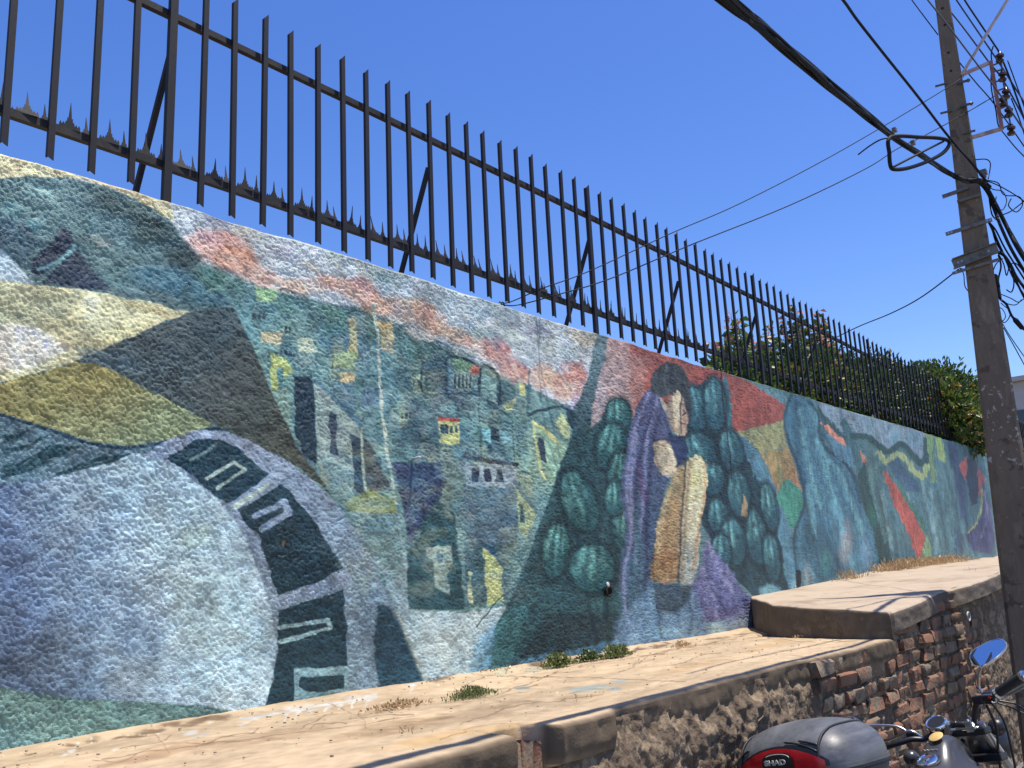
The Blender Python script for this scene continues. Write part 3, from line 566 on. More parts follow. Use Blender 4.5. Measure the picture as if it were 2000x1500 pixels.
    p.img *= (1 + .35 * fine)[..., None]
    hue = fbm(x * 9, z * 9, o=3, s=51) - .5
    p.img *= np.stack([1 + .25 * hue, 1 + 0 * hue, 1 - .2 * hue], -1)
    lum = p.img @ np.array([.2126, .7152, .0722]); p.img = p.img * .90 + lum[..., None] * .10
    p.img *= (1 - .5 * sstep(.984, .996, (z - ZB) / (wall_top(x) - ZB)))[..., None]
    lum = np.maximum(p.img @ np.array([.2126, .7152, .0722]), 1e-4)[..., None]; p.img *= np.clip((lum / .30) ** .20, .5, 1.12)
    p.img *= np.array([.94, 1.04, .94])
    p.img = p.img / K_WALL
    # the top arris keeps its darker paint, offsetting the sun it catches
    return make_image('mural_paint', np.clip(p.img, 0.004, .85))
K_WALL = 0.86

mural_img = paint_mural()
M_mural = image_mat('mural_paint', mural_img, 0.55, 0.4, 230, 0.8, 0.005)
def stucco(x, z):
    w = 1 - .55 * sstep(3.5, 9, x)
    dx = (fbm(x * 45, z * 45, o=2, s=61) - .5) * .012; X = x + dx; Z = z - dx
    lump = (cells(X * 82, Z * 88, 1) * .0062 + cells(X * 135 + 9, Z * 140, 2) * .0036) * (.55 + .9 * noise(X * 3, Z * 3, s=67)) + noise(X * 34, Z * 36, s=66) * .0045 + noise(X * 230, Z * 240, s=64) * .0016
    return lump * w + (fbm(x * 1.6, z * 1.6, o=3, s=65) - .5) * .035
def build_wall():
    xs = [.9]
    while xs[-1] < 21: xs.append(xs[-1] + .0029 * ((xs[-1] + 1) / 2) ** 1.25)
    xs = np.concatenate([np.linspace(-1, .9, 160, endpoint=False), np.array(xs)]); nz = 480
    rows = []; vs = []
    top = wall_top(xs); jit = (fbm(xs * 3, xs * 0, o=4, s=71) - .5) * .03
    for j in range(nz):
        t = j / (nz - 1); z = ZB + (top + jit - .02 - ZB) * t; y = WY - stucco(xs, z)
        rows.append(np.stack([xs, y, z], -1)); vs.append((z - ZB) / (top - ZB))
    for k in range(1, 9):                       # rounded arris, then the top and the back
        a = math.pi / 2 * k / 8; z = top + jit - .02 + .006 * math.sin(a); y = WY + .006 * (1 - math.cos(a)) - stucco(xs, z) * (1 - k / 8)
        z = z + stucco(xs, z + k * .01) * (k / 8) * .6
        rows.append(np.stack([xs, y, z], -1)); vs.append(np.clip((z - ZB) / (top - ZB), 0, 1))
    zt = rows[-1][:, 2]
    for k in range(1, 14):
        y = WY + .012 + .3 * k / 13; rows.append(np.stack([xs, xs * 0 + y, zt + .02 * (noise(xs * 30, xs * 0 + y * 30, s=73) - .5)], -1)); vs.append(xs * 0 + .995)
    for zz in (2.6, 0.0):
        rows.append(np.stack([xs, xs * 0 + WY + .34, xs * 0 + zz], -1)); vs.append(xs * 0 + .9)
    P = np.stack(rows, 0); V = np.stack(vs, 0)
    uv = np.stack([np.broadcast_to(U(xs), V.shape), V], -1)
    me = grid_mesh('mural_wall', P[:, ::-1], uv[:, ::-1])
    o = link('mural_wall', me, M_mural)
    tag(o, 'long rough stuccoed wall painted with a blue green mural of a town and a seated woman', 'wall')
    return o
build_wall()

# ================================================================== GROUND, LEDGES
M_street = noisy('street', [(.10, .095, .09), (.16, .15, .14), (.13, .125, .12)], 3, (.8, .95), .4, 60, .01)
def plane(name, x0, x1, y0, y1, z, m, n=1):
    me = bpy.data.meshes.new(name); me.from_pydata([(x0, y0, z), (x1, y0, z), (x1, y1, z), (x0, y1, z)], [], [(0, 1, 2, 3)]); return link(name, me, m)
tag(plane('street', -400, 900, -400, 1.9, 0.0, M_street), kind='structure')
M_soil = noisy('garden_soil', [(.10, .07, .045), (.18, .13, .08)], 2, (.9, 1), .3, 20, .02)
tag(plane('garden_ground', -400, 900, 3.34, 400, 2.62, M_soil), kind='structure')

LZ = 1.17; YO = 1.72
def ledge_paint():
    W_, H_ = 2000, 520
    x = (-1 + 8.0 * (np.arange(W_) + .5) / W_)[None, :] + np.zeros((H_, 1)); y = 1.6 + 1.45 * ((np.arange(H_) + .5) / H_)[:, None] + 0 * x
    PX, PY = proj(x, y, LZ + 0 * x); p = Painter(PX, PY, (232, 205, 168), 3, x, y)
    n = fbm(x * 1.3, y * 3.5, o=5, s=81); n2 = fbm(x * 4, y * 12, o=4, s=82); n3 = fbm(x * 25, y * 40, o=3, s=83)
    p.img *= (1 + .5 * (n - .5) + .55 * (n2 - .5) + .45 * (n3 - .5))[..., None]
    B, Ln, P = p.blob, p.line, p.poly
    for q in [(900, 1400, 130, 16, (176, 152, 122)), (760, 1420, 120, 14, (196, 164, 126)), (520, 1440, 140, 12, (200, 168, 134)), (1080, 1370, 60, 14, (200, 178, 148)), (850, 1440, 120, 8, (232, 190, 128)), (300, 1470, 120, 10, (206, 166, 128)), (1200, 1340, 90, 8, (216, 190, 152)), (1350, 1300, 90, 8, (220, 186, 142)), (1500, 1260, 60, 6, (224, 190, 140)), (1000, 1420, 60, 8, (236, 196, 138)), (960, 1350, 40, 8, (214, 196, 160))]: B(*q[:4], q[4], .65, -12)
    for q in [(1150, 1341, 42, 7, (170, 190, 186)), (1210, 1328, 20, 4, (186, 200, 196)), (1020, 1342, 14, 4, (184, 198, 194)), (1200, 1343, 14, 3, (160, 184, 190)), (980, 1312, 22, 7, (206, 210, 178)), (1040, 1308, 20, 8, (206, 204, 180))]: B(*q[:4], q[4], .8, -8)
    for cx, cy in [(475, 1412), (500, 1400), (560, 1393), (585, 1388), (610, 1385), (640, 1379), (665, 1376), (690, 1371), (720, 1366), (808, 1340), (390, 1435), (140, 1465), (125, 1470), (225, 1462), (372, 1430)]:
        B(cx, cy, random.uniform(8, 16), random.uniform(2, 4), (236, 232, 222), .9, -14, 1.2)
        if cx > 400: Ln([(cx, cy), (cx - random.uniform(0, 8), cy + random.uniform(6, 14))], (236, 232, 222), random.uniform(2, 4), 1.2, .8)
    Ln([(470, 1403), (560, 1388), (640, 1374), (735, 1358)], (226, 228, 224), 5, 2, .8)
    for cx, cy in [(60, 1470), (140, 1456), (180, 1447), (230, 1442), (260, 1440), (300, 1428), (340, 1418), (380, 1413), (420, 1405), (860, 1328), (900, 1318), (945, 1306), (1000, 1300), (1060, 1296), (1130, 1292), (1180, 1284), (1250, 1268), (1290, 1262), (1400, 1246), (1450, 1238)]: B(cx, cy, 28, 3.2, (112, 82, 58), .75, -9, 1.4)
    for _ in range(420):
        a = random.uniform(-50, 1700); b_ = 1495 - .165 * a - random.uniform(-60, 60); B(a, b_, random.uniform(1, 3), random.uniform(.6, 1.4), random.choice([(126, 100, 76), (160, 126, 94), (250, 238, 214), (150, 124, 100)]), .6, -10, .2)
    for _ in range(16):
        a = random.uniform(0, 1500); b_ = 1485 - .165 * a - random.uniform(-40, 50); pts = [(a, b_)]
        for q in range(4): pts.append((pts[-1][0] + random.uniform(10, 45), pts[-1][1] - random.uniform(-4, 14)))
        Ln(pts, (128, 96, 70), 1.5, .8, .65)
    for _ in range(46):
        a = random.uniform(100, 1400); b_ = 1490 - .17 * a - random.uniform(-5, 50); B(a, b_, random.uniform(2, 5), random.uniform(1, 2.4), (240, 232, 214), .8, -10, .3)
    for c in ([(200, 1478), (380, 1455), (460, 1432), (520, 1428)], [(440, 1452), (600, 1425), (700, 1412), (820, 1395)], [(900, 1412), (1000, 1375), (1080, 1366), (1180, 1352)], [(960, 1318), (1100, 1322), (1260, 1325), (1350, 1328)], [(860, 1442), (930, 1420), (1010, 1408)], [(1130, 1300), (1250, 1280), (1350, 1262), (1440, 1246)], [(300, 1430), (320, 1452), (330, 1470)], [(640, 1372), (700, 1396), (716, 1420)], [(1480, 1240), (1560, 1252), (1700, 1250)], [(830, 1330), (960, 1296), (1060, 1300), (1070, 1290)]):
        Ln([(a + random.uniform(-2, 2), b_) for a, b_ in c], (120, 88, 62), 1.4, .8, .6)
    gr = sstep(YO + .03 + .05 * (fbm(x * 6, y * 6, o=4, s=85) - .5), YO - .0, y)[..., None]; p.img *= 1 - gr * np.array([.70, .71, .71])  # front lip darkened: its weaker light put into the colour, along with dirt
    p.img = p.img / 2.05
    return make_image('ledge_paint', np.clip(p.img, 0.02, .62))
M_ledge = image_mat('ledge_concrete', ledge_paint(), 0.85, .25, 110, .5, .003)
def e_off(x):
    o = (fbm(x * 2.2, x * 0, o=5, s=91) - .5) * .03 + (fbm(x * 16, x * 0, o=3, s=92) - .5) * .016
    return o + .9 * sstep(5.47, 5.56, x) + .16 * sstep(2.07, 2.085, x) * (1 - sstep(2.27, 2.29, x)) + .05 * sstep(2.55, 2.7, x) * (1 - sstep(4.0, 5.0, x))
def build_ledge():
    xs = np.concatenate([np.linspace(-1, 5.9, 760), np.linspace(5.95, 7.0, 10)]); R = []
    yo = YO + e_off(xs)
    ny = 110
    for j in range(ny):
        y = 3.03 + (yo + .03 - 3.03) * j / (ny - 1)
        z = LZ - .004 + (fbm(xs * 2.5, y * 2.5, o=4, s=93) - .5) * .014 + (fbm(xs * 22, y * 22, o=3, s=94) - .5) * .0035 + (noise(xs * 90, y * 90, s=98) - .5) * .0012
        z = z + .014 * sstep(.10, .02, 3.0 - y + .05 * (noise(xs * 5, xs * 0, s=95) - .5)) * sstep(-.2, .5, noise(xs * 2.3, xs * 0 + 9, s=96))   # cement fillet at the wall foot
        R.append(np.stack([xs, y, z], -1))
    z0 = R[-1][:, 2]
    for k in range(1, 9):
        a = math.pi / 2 * k / 8; R.append(np.stack([xs, yo + .03 - .03 * math.sin(a), z0 - .014 * (1 - math.cos(a))], -1))
    for k in range(1, 9):
        d = .10 * k / 8; zz = z0 - .014 - d
        R.append(np.stack([xs, yo + (fbm(xs * 12, zz * 12, o=4, s=97) - .5) * .025 + .012 * sstep(.06, .1, d), zz], -1))
    R.append(np.stack([xs, yo + .14, z0 - .15], -1))
    P = np.stack(R, 0); uv = np.stack([(P[..., 0] + 1) / 8.0, (P[..., 1] - (yo - YO)[None, :] * sstep(2.0, 1.75, P[..., 1]) - 1.6) / 1.45], -1)
    o = link('lower_pavement', grid_mesh('lower_pavement', P, uv), M_ledge); tag(o, kind='structure')
build_ledge()
def build_step():
    yo_rows = []; nj = 90
    ys = np.concatenate([np.linspace(3.03, YO + .03, nj)])
    tx = np.concatenate([np.linspace(0, 1, 240) ** 1.6])
    def xl(y): return np.interp(y, [1.70, 1.78, 1.9, 2.46, 2.95, 3.03], [5.47, 5.43, 5.43, 5.54, 6.28, 6.45])
    def ztop(x, y):
        zi = 1.6 + np.interp(x, [6.4, 9, 14.8, 22], [-.213, -.105, -.012, .06]); zo = 1.6 + np.interp(x, [5.5, 5.93, 6.7, 7.05, 7.67, 8.4, 14.8, 22], [-.285, -.26, -.215, -.205, -.18, -.13, -.02, .05])
        t = (3.0 - y) / (3.0 - YO); return zi * (1 - t) + zo * t + (fbm(x * 2, y * 2, o=4, s=101) - .5) * .03
    R = []
    for j in range(nj + 14):
        if j < nj: y0 = ys[j]; dr = 0; yoff = 0
        else:
            k = j - nj + 1; a = min(k, 6) / 6 * math.pi / 2; y0 = ys[-1]; dr = .03 * (1 - math.cos(a)) + max(0, k - 6) * .011; yoff = -.03 * math.sin(a)
        x_l = xl(y0); x_r = 21.0
        row = []
        for c in range(12, 0, -1):       # riser facing the lower pavement
            a = min(c, 6) / 6 * math.pi / 2; dc = .025 * (1 - math.cos(a)) + max(0, c - 6) * .045; xo = -.025 * math.sin(a)
            z = ztop(x_l, y0) - dc - dr; n = (fbm(y0 * 5 + 3, z * 5, o=4, s=103) - .5) * .05
            row.append((x_l + xo + n * min(1, dc * 20), y0 + yoff + n * .5, z))
        x = x_l + (x_r - x_l) * tx; z = ztop(x, y0 + 0 * x) - dr
        n = (fbm(x * 4, z * 8, o=4, s=104) - .5) * .05 + (fbm(x * 1.2, x * 0, o=3, s=105) - .5) * .05 if j >= nj else (fbm(x * 1.2, x * 0, o=3, s=105) - .5) * .05 * sstep(2.0, YO, y0)
        rec = .0 * x
        row += list(zip(x, y0 + yoff + n + rec, z)); R.append(row)
    P = np.array(R, float); uv = np.stack([((P[..., 0] * .7) % 1e9 + 1) / 8.0 * 1.0, (P[..., 1] - 1.6) / 1.45], -1)
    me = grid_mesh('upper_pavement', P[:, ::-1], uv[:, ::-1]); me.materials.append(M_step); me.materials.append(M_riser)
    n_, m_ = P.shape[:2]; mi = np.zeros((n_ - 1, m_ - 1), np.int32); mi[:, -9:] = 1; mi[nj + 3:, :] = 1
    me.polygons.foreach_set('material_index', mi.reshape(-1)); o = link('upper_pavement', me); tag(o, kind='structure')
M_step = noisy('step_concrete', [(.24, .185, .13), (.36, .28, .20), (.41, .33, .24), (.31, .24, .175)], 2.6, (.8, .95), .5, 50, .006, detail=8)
M_riser = noisy('shaded_concrete', [(.07, .052, .038), (.14, .11, .08), (.10, .078, .056), (.19, .15, .11)], 6, (.85, .98), .6, 60, .005, detail=9)  # darker copy of the step concrete: shade of riser and lip put into colour
build_step()

# ================================================================== RETAINING WALL OF BRICK AND RUBBLE
M_mortar = noisy('old_mortar', [(.075, .053, .034), (.15, .108, .068), (.10, .07, .045), (.27, .20, .125), (.11, .08, .05)], 9, (.85, 1), .9, 60, .01, detail=10)
M_brick = noisy('brick', [(.10, .07, .046), (.18, .10, .06), (.25, .105, .06), (.20, .135, .085), (.15, .115, .078), (.24, .18, .12)], 11, (.85, 1), .9, 55, .008, detail=8, rand=.16)
M_stone = noisy('stone', [(.09, .072, .052), (.19, .148, .10), (.13, .10, .07), (.25, .20, .135)], 8, (.85, 1), .9, 45, .01, detail=9, rand=.15)
rw = empty('retaining_wall', (1.4, 1.75, 0)); tag(rw, 'low weathered retaining wall of brick, rubble and crumbling mortar below the pavement', 'wall')
def rtop(x): return np.where(x < 5.45, LZ - .035, 1.6 + np.interp(x, [5.5, 5.93, 6.7, 7.05, 7.67, 8.4, 14.8, 22], [-.285, -.26, -.215, -.205, -.18, -.13, -.02, .05]) - .04)
def recess(x): return .07 * sstep(7.06, 7.10, x)
def build_mortar():
    xs = np.concatenate([np.linspace(-1, 1.4, 40, endpoint=False), np.linspace(1.4, 8.4, 900, endpoint=False), np.linspace(8.4, 21, 120)]); R = []
    nz = 170
    for j in range(nz):
        t = j / (nz - 1); z = rtop(xs) * t
        wl = 1 - sstep(3.9, 4.6, xs)
        big = (fbm(xs * 3.2, z * 3.2, o=3, s=111) - .5) * (.02 + .04 * wl)
        rock = (1 - np.abs(2 * noise(xs * 9, z * 11, s=112) - 1)) * (.010 + .014 * wl) * -1
        fine = (fbm(xs * 26, z * 26, o=4, s=113) - .5) * (.032 + .008 * wl)
        y = YO + .036 + big + rock + fine + recess(xs) + .16 * sstep(2.05, 2.08, xs) * (1 - sstep(2.28, 2.31, xs)) * sstep(.9, .95, z) + .03 * sstep(.15, 0, rtop(xs) - z) - .02 * (1 - t)
        R.append(np.stack([xs - 1.4, y - 1.75, z], -1))
    P = np.stack(R, 0); o = link('mortar', grid_mesh('mortar', P[:, ::-1][:, ::-1]), M_mortar, rw)
build_mortar()
def lump_mesh(name, sx, sy, sz, rough, seg=1):
    bm = bmesh.new(); bmesh.ops.create_cube(bm, size=1)
    for v in bm.verts: v.co = (v.co.x * sx, v.co.y * sy, v.co.z * sz)
    bmesh.ops.bevel(bm, geom=bm.edges[:], offset=min(sx, sy, sz) * rough, segments=seg, affect='EDGES')
    for v in bm.verts: v.co += Vector((random.uniform(-1, 1) * sx * .05, random.uniform(-1, 1) * sy * .08, random.uniform(-1, 1) * sz * .09))
    me = bpy.data.meshes.new(name); bm.to_mesh(me); bm.free(); me.polygons.foreach_set('use_smooth', np.ones(len(me.polygons), bool)); me.set_sharp_from_angle(angle=math.radians(50)); return me
bricks = [lump_mesh('brick', .225 * random.uniform(.9, 1.02), .11, .064 * random.uniform(.92, 1.05), random.uniform(.08, .2)) for _ in range(10)]
heads = [lump_mesh('brick', .108 * random.uniform(.9, 1.02), .11, .064 * random.uniform(.92, 1.05), random.uniform(.08, .2)) for _ in range(8)]
for m_ in bricks + heads: m_.materials.append(M_brick)
stones = [lump_mesh('stone', random.uniform(.10, .2), .12, random.uniform(.07, .14), .42, 1) for _ in range(12)]
for m_ in stones: m_.materials.append(M_stone)
nb = 0
def put(me, name, x, y, z, r=(0, 0, 0), s=(1, 1, 1)):
    global nb
    o = bpy.data.objects.new(name, me); C.objects.link(o); o.parent = rw; o.location = (x - 1.4, y - 1.75, z); o.rotation_euler = r; o.scale = s; nb += 1; return o
for r in range(14):
    z = 1.115 - .083 * r
    x = 3.0 + (.12 if r % 2 else 0) + random.uniform(0, .04); head = r % 3 == 2
    while x < 7.7 and nb < 285:
        hd = head or random.random() < .15; Lb = (.118 if hd else .24)
        lim = 4.35 - .55 * max(0, 1.0 - z) / .5                       # brick shows further left lower down
        xc = x + Lb / 2; zt = z + (float(rtop(np.array(xc))) - (LZ - .035)) * 0
        if xc > lim and random.random() > .05 and z > .36 and abs(xc - 7.08) > .05:
            put(random.choice(heads if hd else bricks), 'brick', xc, YO + .058 + float(recess(np.array(xc))) + random.uniform(-.012, .014), z + random.uniform(-.006, .006), (random.uniform(-.07, .07), random.uniform(-.04, .04), random.uniform(-.07, .07)))
        x += Lb + random.uniform(.008, .02)
for k, xk in enumerate((5.62, 5.86, 6.1, 6.35, 6.6, 6.86, 5.75, 6.0, 6.25, 6.5, 6.75, 6.98)):       # courses under the upper pavement
    put(bricks[k % 10], 'brick', xk, YO + .07, 1.2 + .083 * (k // 6), (0, 0, random.uniform(-.05, .05)))
for k, xk in enumerate((2.12, 2.18, 2.24)):                                                         # three bricks on end
    put(bricks[k], 'brick', xk, YO + .10 + .01 * k, 1.035 - .01 * k, (random.uniform(-.05, .05), math.pi / 2 + random.uniform(-.08, .08), 0), (1, 1, .8))
for k in range(46):
    x = random.uniform(1.7, 4.1); z = random.uniform(.45, 1.0)
    put(random.choice(stones), 'stone', x, YO + .082 + random.uniform(-.01, .02), z, (random.uniform(-.3, .3), random.uniform(-.5, .5), random.uniform(-.2, .2)))
M_ring = mat('white_paint', (.42, .44, .45), .8)
rr = MB(); cen = on_y(1893, 1204, YO - .0)
rr.tube([cen + np.array([.034 * math.cos(a), .004, .030 * math.sin(a)]) for a in np.linspace(0, 2 * math.pi, 20, endpoint=False)], .006, 6, closed=True)
o = rr.build('painted_ring', M_ring, None, True); tag(o, 'small pale ring fixed to the brick retaining wall just left of the pole', 'ring')

# ================================================================== FENCE
M_iron = noisy('fence_iron', [(.005, .004, .006), (.009, .007, .009), (.03, .014, .010)], 9, (.5, .75), .25, 80, .002, detail=6, stretch=(1, 1, .35))
M_rail = noisy('rail_iron', [(.007, .006, .006), (.015, .012, .010), (.04, .03, .022)], 12, (.5, .75), .2, 80, .002)
fence = empty('iron_fence', (1.1, 3.06, 3.0)); tag(fence, 'tall black iron picket fence with spiked lower rail along the top of the mural wall', 'fence')
FX, FY, FZ = 1.1, 3.06, 3.0
def bar_top(x): return 1.6 + np.interp(x, [-5, 2, 5, 8, 12.8, 24], [2.47, 2.472, 2.466, 2.43, 2.34, 2.2])
def bar_mesh(wd):
    mb = MB(); w_ = wd / 2; t = .004
    # L section: leg facing the street (front) and leg on the left side
    for (x0, x1, y0, y1) in ((-w_, w_, 0, t), (-w_, -w_ + t, t, wd * .72)):
        b = len(mb.v)
        for z, s in ((0, 1), (1, 0)):
            for (x, y) in ((x0, y0), (x1, y0), (x1, y1), (x0, y1)):
                zz = z + (0.028 * (x + w_) / wd if s == 0 else -.012 * (x + w_) / wd) ; mb.v.append((x, y, zz))
        for q in ((0, 3, 2, 1), (4, 5, 6, 7), (0, 1, 5, 4), (1, 2, 6, 5), (2, 3, 7, 6), (3, 0, 4, 7)): mb.f.append(tuple(b + i for i in q))
    return mb
tmp = bar_mesh(.0225).build('picket', M_iron); bm_me = tmp.data; bpy.data.objects.remove(tmp)
tmp = bar_mesh(.032).build('post', M_iron); post_me = tmp.data; bpy.data.objects.remove(tmp)
nbar = 150
for n in range(-9, nbar):
    x = .371 * 3.0 + .0487 * 3.0 * n + random.uniform(-.004, .004); post = n in (4, 24, 41, 61, 81, 101, 121)
    z0 = 3.105 + float(wall_top(x) - 3.068) + random.uniform(-.006, .006); z1 = float(bar_top(x)) + random.uniform(-.008, .008)
    if post: z0 = float(wall_top(x)) - .03
    o = bpy.data.objects.new('post' if post else 'picket', post_me if post else bm_me); C.objects.link(o); o.parent = fence
    o.location = (x - FX, FY - .03 - FY, z0 - FZ); o.scale = (1, 1, z1 - z0); o.rotation_euler = (random.uniform(-.004, .004), random.uniform(-.004, .004), 0)
    if n in (4, 14, 24, 32, 41, 50, 56) or (n > 60 and n % 9 == 1):
        s = MB(); s.bar((x + .002, FY - .01, z1 - .36), (x - .008, FY + .27, float(wall_top(x)) - .04), .02, .02, (1, 0, 0)); so_ = s.build('strut', M_iron, fence); so_.location = (-FX, -FY, -FZ)
def rail(name, dz, h):
    mb = MB(); X = list(np.arange(-.4, 22.6, 1.5))
    for a, b in zip(X[:-1], X[1:]):
        za = dz(a); zb = dz(b); mb.bar((a - FX, .012, za - FZ), (b - FX, .012, zb - FZ), .026, h)
    mb.build(name, M_rail, fence)
rail('rail', lambda x: float(bar_top(x)) - .172, .028)
lowz = lambda x: 3.238 + float(wall_top(x) - 3.068) * .6
rail('rail', lowz, .03)
# spike strip: barbed flat bar cut from sheet
def spike_outline():
    p = [(0, 0), (.073, 0), (.073, .014), (.069, .028), (.064, .014), (.059, .028), (.054, .016), (.050, .036), (.047, .028), (.0455, .052), (.0425, .046), (.0365, .125), (.0305, .046), (.0275, .052), (.026, .028), (.023, .036), (.019, .016), (.014, .028), (.009, .014), (.004, .028), (0, .014)]
    return p
mb = MB(); sp = spike_outline(); n_ = len(sp)
for y in (0, .003): mb.v += [(a, y, b) for a, b in sp]
mb.f.append(tuple(range(n_))); mb.f.append(tuple(range(2 * n_ - 1, n_ - 1, -1)))
for i in range(n_): mb.f.append((i, (i + 1) % n_, n_ + (i + 1) % n_, n_ + i))
tmp = mb.build('spike', M_rail); sp_me = tmp.data; bpy.data.objects.remove(tmp)
for k in range(-16, 210):
    x = .371 * 3 + .07305 * k + .036
    if x > 21.5: break
    o = bpy.data.objects.new('spike', sp_me); C.objects.link(o); o.parent = fence; o.location = (x - FX, .012 + (.013 if k % 2 else -.011), lowz(x) + .012 - FZ)
    o.rotation_euler = (random.uniform(-.25, .12), 0, random.uniform(-.18, .18)); o.scale = (1, 1, random.uniform(.66, .84))

# ================================================================== UTILITY POLE
M_conc = noisy('pole_concrete', [(.125, .092, .062), (.18, .135, .092), (.145, .108, .074), (.23, .178, .128)], 6, (.85, .98), .6, 90, .004, stretch=(1, 1, .3))
M_galv = noisy('galvanised_steel', [(.12, .108, .095), (.19, .17, .15), (.10, .075, .055)], 14, (.45, .65), .15, 60, .002, metal=.4)
M_rust = noisy('rusty_steel', [(.20, .075, .055), (.28, .12, .09), (.34, .2, .16)], 14, (.6, .8), .2, 60, .002)
M_pink = noisy('primed_steel', [(.42, .33, .31), (.5, .4, .38), (.3, .2, .18)], 10, (.5, .7), .1, 60, .002)
M_ins = mat('insulator_glaze', (.045, .018, .012), .18); M_cab = noisy('cable_black', [(.006, .006, .007), (.013, .013, .015)], 30, (.6, .8), .1, 100, .001, spec=.25); M_bolt = mat('bolt_steel', (.12, .10, .09), .5, .5)
M_grey = mat('cable_grey', (.05, .05, .055), .6)
pole = empty('utility_pole', (6.88, 1.30, 0)); tag(pole, 'tall tapering grey concrete utility pole standing at the right edge by the brick ledge', 'utility pole')
def pc(z): return np.array([6.885 + .0 * z, 1.302 - .022 * (z - 1.6), z])
def pw(z): return max(.07, .245 - .036 * (z - 1.6)) if z > 1.6 else .245 + .02 * (1.6 - z)
PO = np.array([6.88, 1.30, 0])
def pface(z, s, d): # s: side -1 left/+1 right as seen from the street, d: outward toward viewer
    vd = np.array([-math.cos(math.radians(10.5)), -math.sin(math.radians(10.5)), 0]); sd = np.array([math.sin(math.radians(10.5)), -math.cos(math.radians(10.5)), 0])
    return pc(z) + vd * (d) + sd * s
VD = pface(0, 0, 1) - pc(0); SD = pface(0, 1, 0) - pc(0)
rings = []
for z in (0, .8, 1.6, 2.4, 3.2, 4, 4.8, 5.6, 6.4, 7.2):
    w_ = pw(z) / 2; dd = w_ * 1.15; bv = w_ * .16; r = []
    for a, b in ((-1, -1), (1, -1), (1, 1), (-1, 1)):
        for (u_, v_) in (((a * w_, b * (dd - bv)), (a * (w_ - bv), b * dd)) if a * b < 0 else ((a * (w_ - bv), b * dd), (a * w_, b * (dd - bv)))):
            r.append(pface(z, u_, v_) - PO)
    # order ring by angle
    ctr = sum(r) / len(r); r.sort(key=lambda q: math.atan2((q - ctr).dot(VD), (q - ctr).dot(SD))); rings.append(r)
def stain(m, col, sc, th, z0, z1):
    P = m.node_tree.nodes['Principled BSDF']; src = P.inputs['Base Color'].links[0].from_socket; tc = N(m, 'ShaderNodeTexCoord'); nz_ = N(m, 'ShaderNodeTexNoise'); nz_.inputs['Scale'].default_value = sc; nz_.inputs['Detail'].default_value = 8
    L(m, tc.outputs['Object'], nz_.inputs['Vector']); mr = N(m, 'ShaderNodeMapRange'); mr.inputs['From Min'].default_value = th; mr.inputs['From Max'].default_value = th + .04; L(m, nz_.outputs[0], mr.inputs['Value'])
    sx = N(m, 'ShaderNodeSeparateXYZ'); L(m, tc.outputs['Object'], sx.inputs[0]); g1_ = N(m, 'ShaderNodeMath', operation='GREATER_THAN'); g1_.inputs[1].default_value = z0; l1_ = N(m, 'ShaderNodeMath', operation='LESS_THAN'); l1_.inputs[1].default_value = z1
    L(m, sx.outputs['Z'], g1_.inputs[0]); L(m, sx.outputs['Z'], l1_.inputs[0]); m1 = N(m, 'ShaderNodeMath', operation='MULTIPLY'); L(m, g1_.outputs[0], m1.inputs[0]); L(m, l1_.outputs[0], m1.inputs[1]); m2_ = N(m, 'ShaderNodeMath', operation='MULTIPLY'); L(m, m1.outputs[0], m2_.inputs[0]); L(m, mr.outputs[0], m2_.inputs[1])
    mx = N(m, 'ShaderNodeMixRGB'); mx.inputs['Color2'].default_value = (*col, 1); L(m, m2_.outputs[0], mx.inputs[0]); L(m, src, mx.inputs['Color1']); L(m, mx.outputs[0], P.inputs['Base Color'])
stain(M_conc, (.40, .36, .31), 26, .60, 2.15, 2.75); stain(M_conc, (.10, .074, .05), 9, .60, -1, 9); stain(M_conc, (.30, .26, .21), 60, .66, -1, 9)
MB().loft(rings).build('shaft', M_conc, pole)
M_hole = mat('dark_hole', (.01, .01, .01), .9)
for px, py in ((1836, 10), (1841, 43), (1848, 98), (1853, 134)):
    q = at_d(px, py, 6.88); z = q[2]; h = pface(z, (q - pc(z)).dot(SD) * .3, pw(z) / 2 * 1.15 - .004) - PO
    MB().lathe([(.009, -.002), (.009, .006)], h, VD, 10).build('bolt_hole', M_hole, pole)
def strapped(z, s0, s1, hh, th, m, name, tilt=0.0, holes=(), flange=0):
    mb = MB(); d = pw(z) / 2 * 1.15 + .012
    a = pface(z - tilt, s0, d) - PO; b = pface(z + tilt, s1, d) - PO
    mb.bar(a, b, th, hh)
    if flange:
        for sg in (-1, 1):
            mb.bar(a + np.array([0, 0, sg * hh / 2]) + VD * flange / 2, b + np.array([0, 0, sg * hh / 2]) + VD * flange / 2, flange, .006)
    o = mb.build(name, m, pole)
    for t in holes:
        c = a + (b - a) * t + VD * (th / 2)
        MB().lathe([(.008, -.001), (.008, .003)], c, VD, 8).build('bolt_hole', M_pale, o)
    return o
M_pale = mat('see_through_slot', (.30, .36, .5), .6)
def zat(px, py): return at_d(px, py, 6.85)[2]
strapped(zat(1880, 368), -.17, .0, .02, .03, M_galv, 'bracket', .012)
strapped(zat(1880, 386), -.08, .07, .018, .03, M_galv, 'bracket', .008)
strapped(zat(1900, 438), -.18, .12, .026, .012, M_galv, 'strap', .02, (.06, .13, .9, .96))
strapped(zat(1908, 497), -.16, .13, .07, .01, M_galv, 'crossarm', .03, (.12, .2, .8), .03)
strapped(zat(1908, 517), -.17, .13, .02, .012, M_galv, 'strap', .02, (.08,))
for px, py in ((1841, 165), (1851, 218), (1896, 257)):
    q = at_d(px, py, 6.9) - PO; MB().bar(q - SD * .05, q + SD * .03, .012, .012).build('bolt', M_bolt, pole)
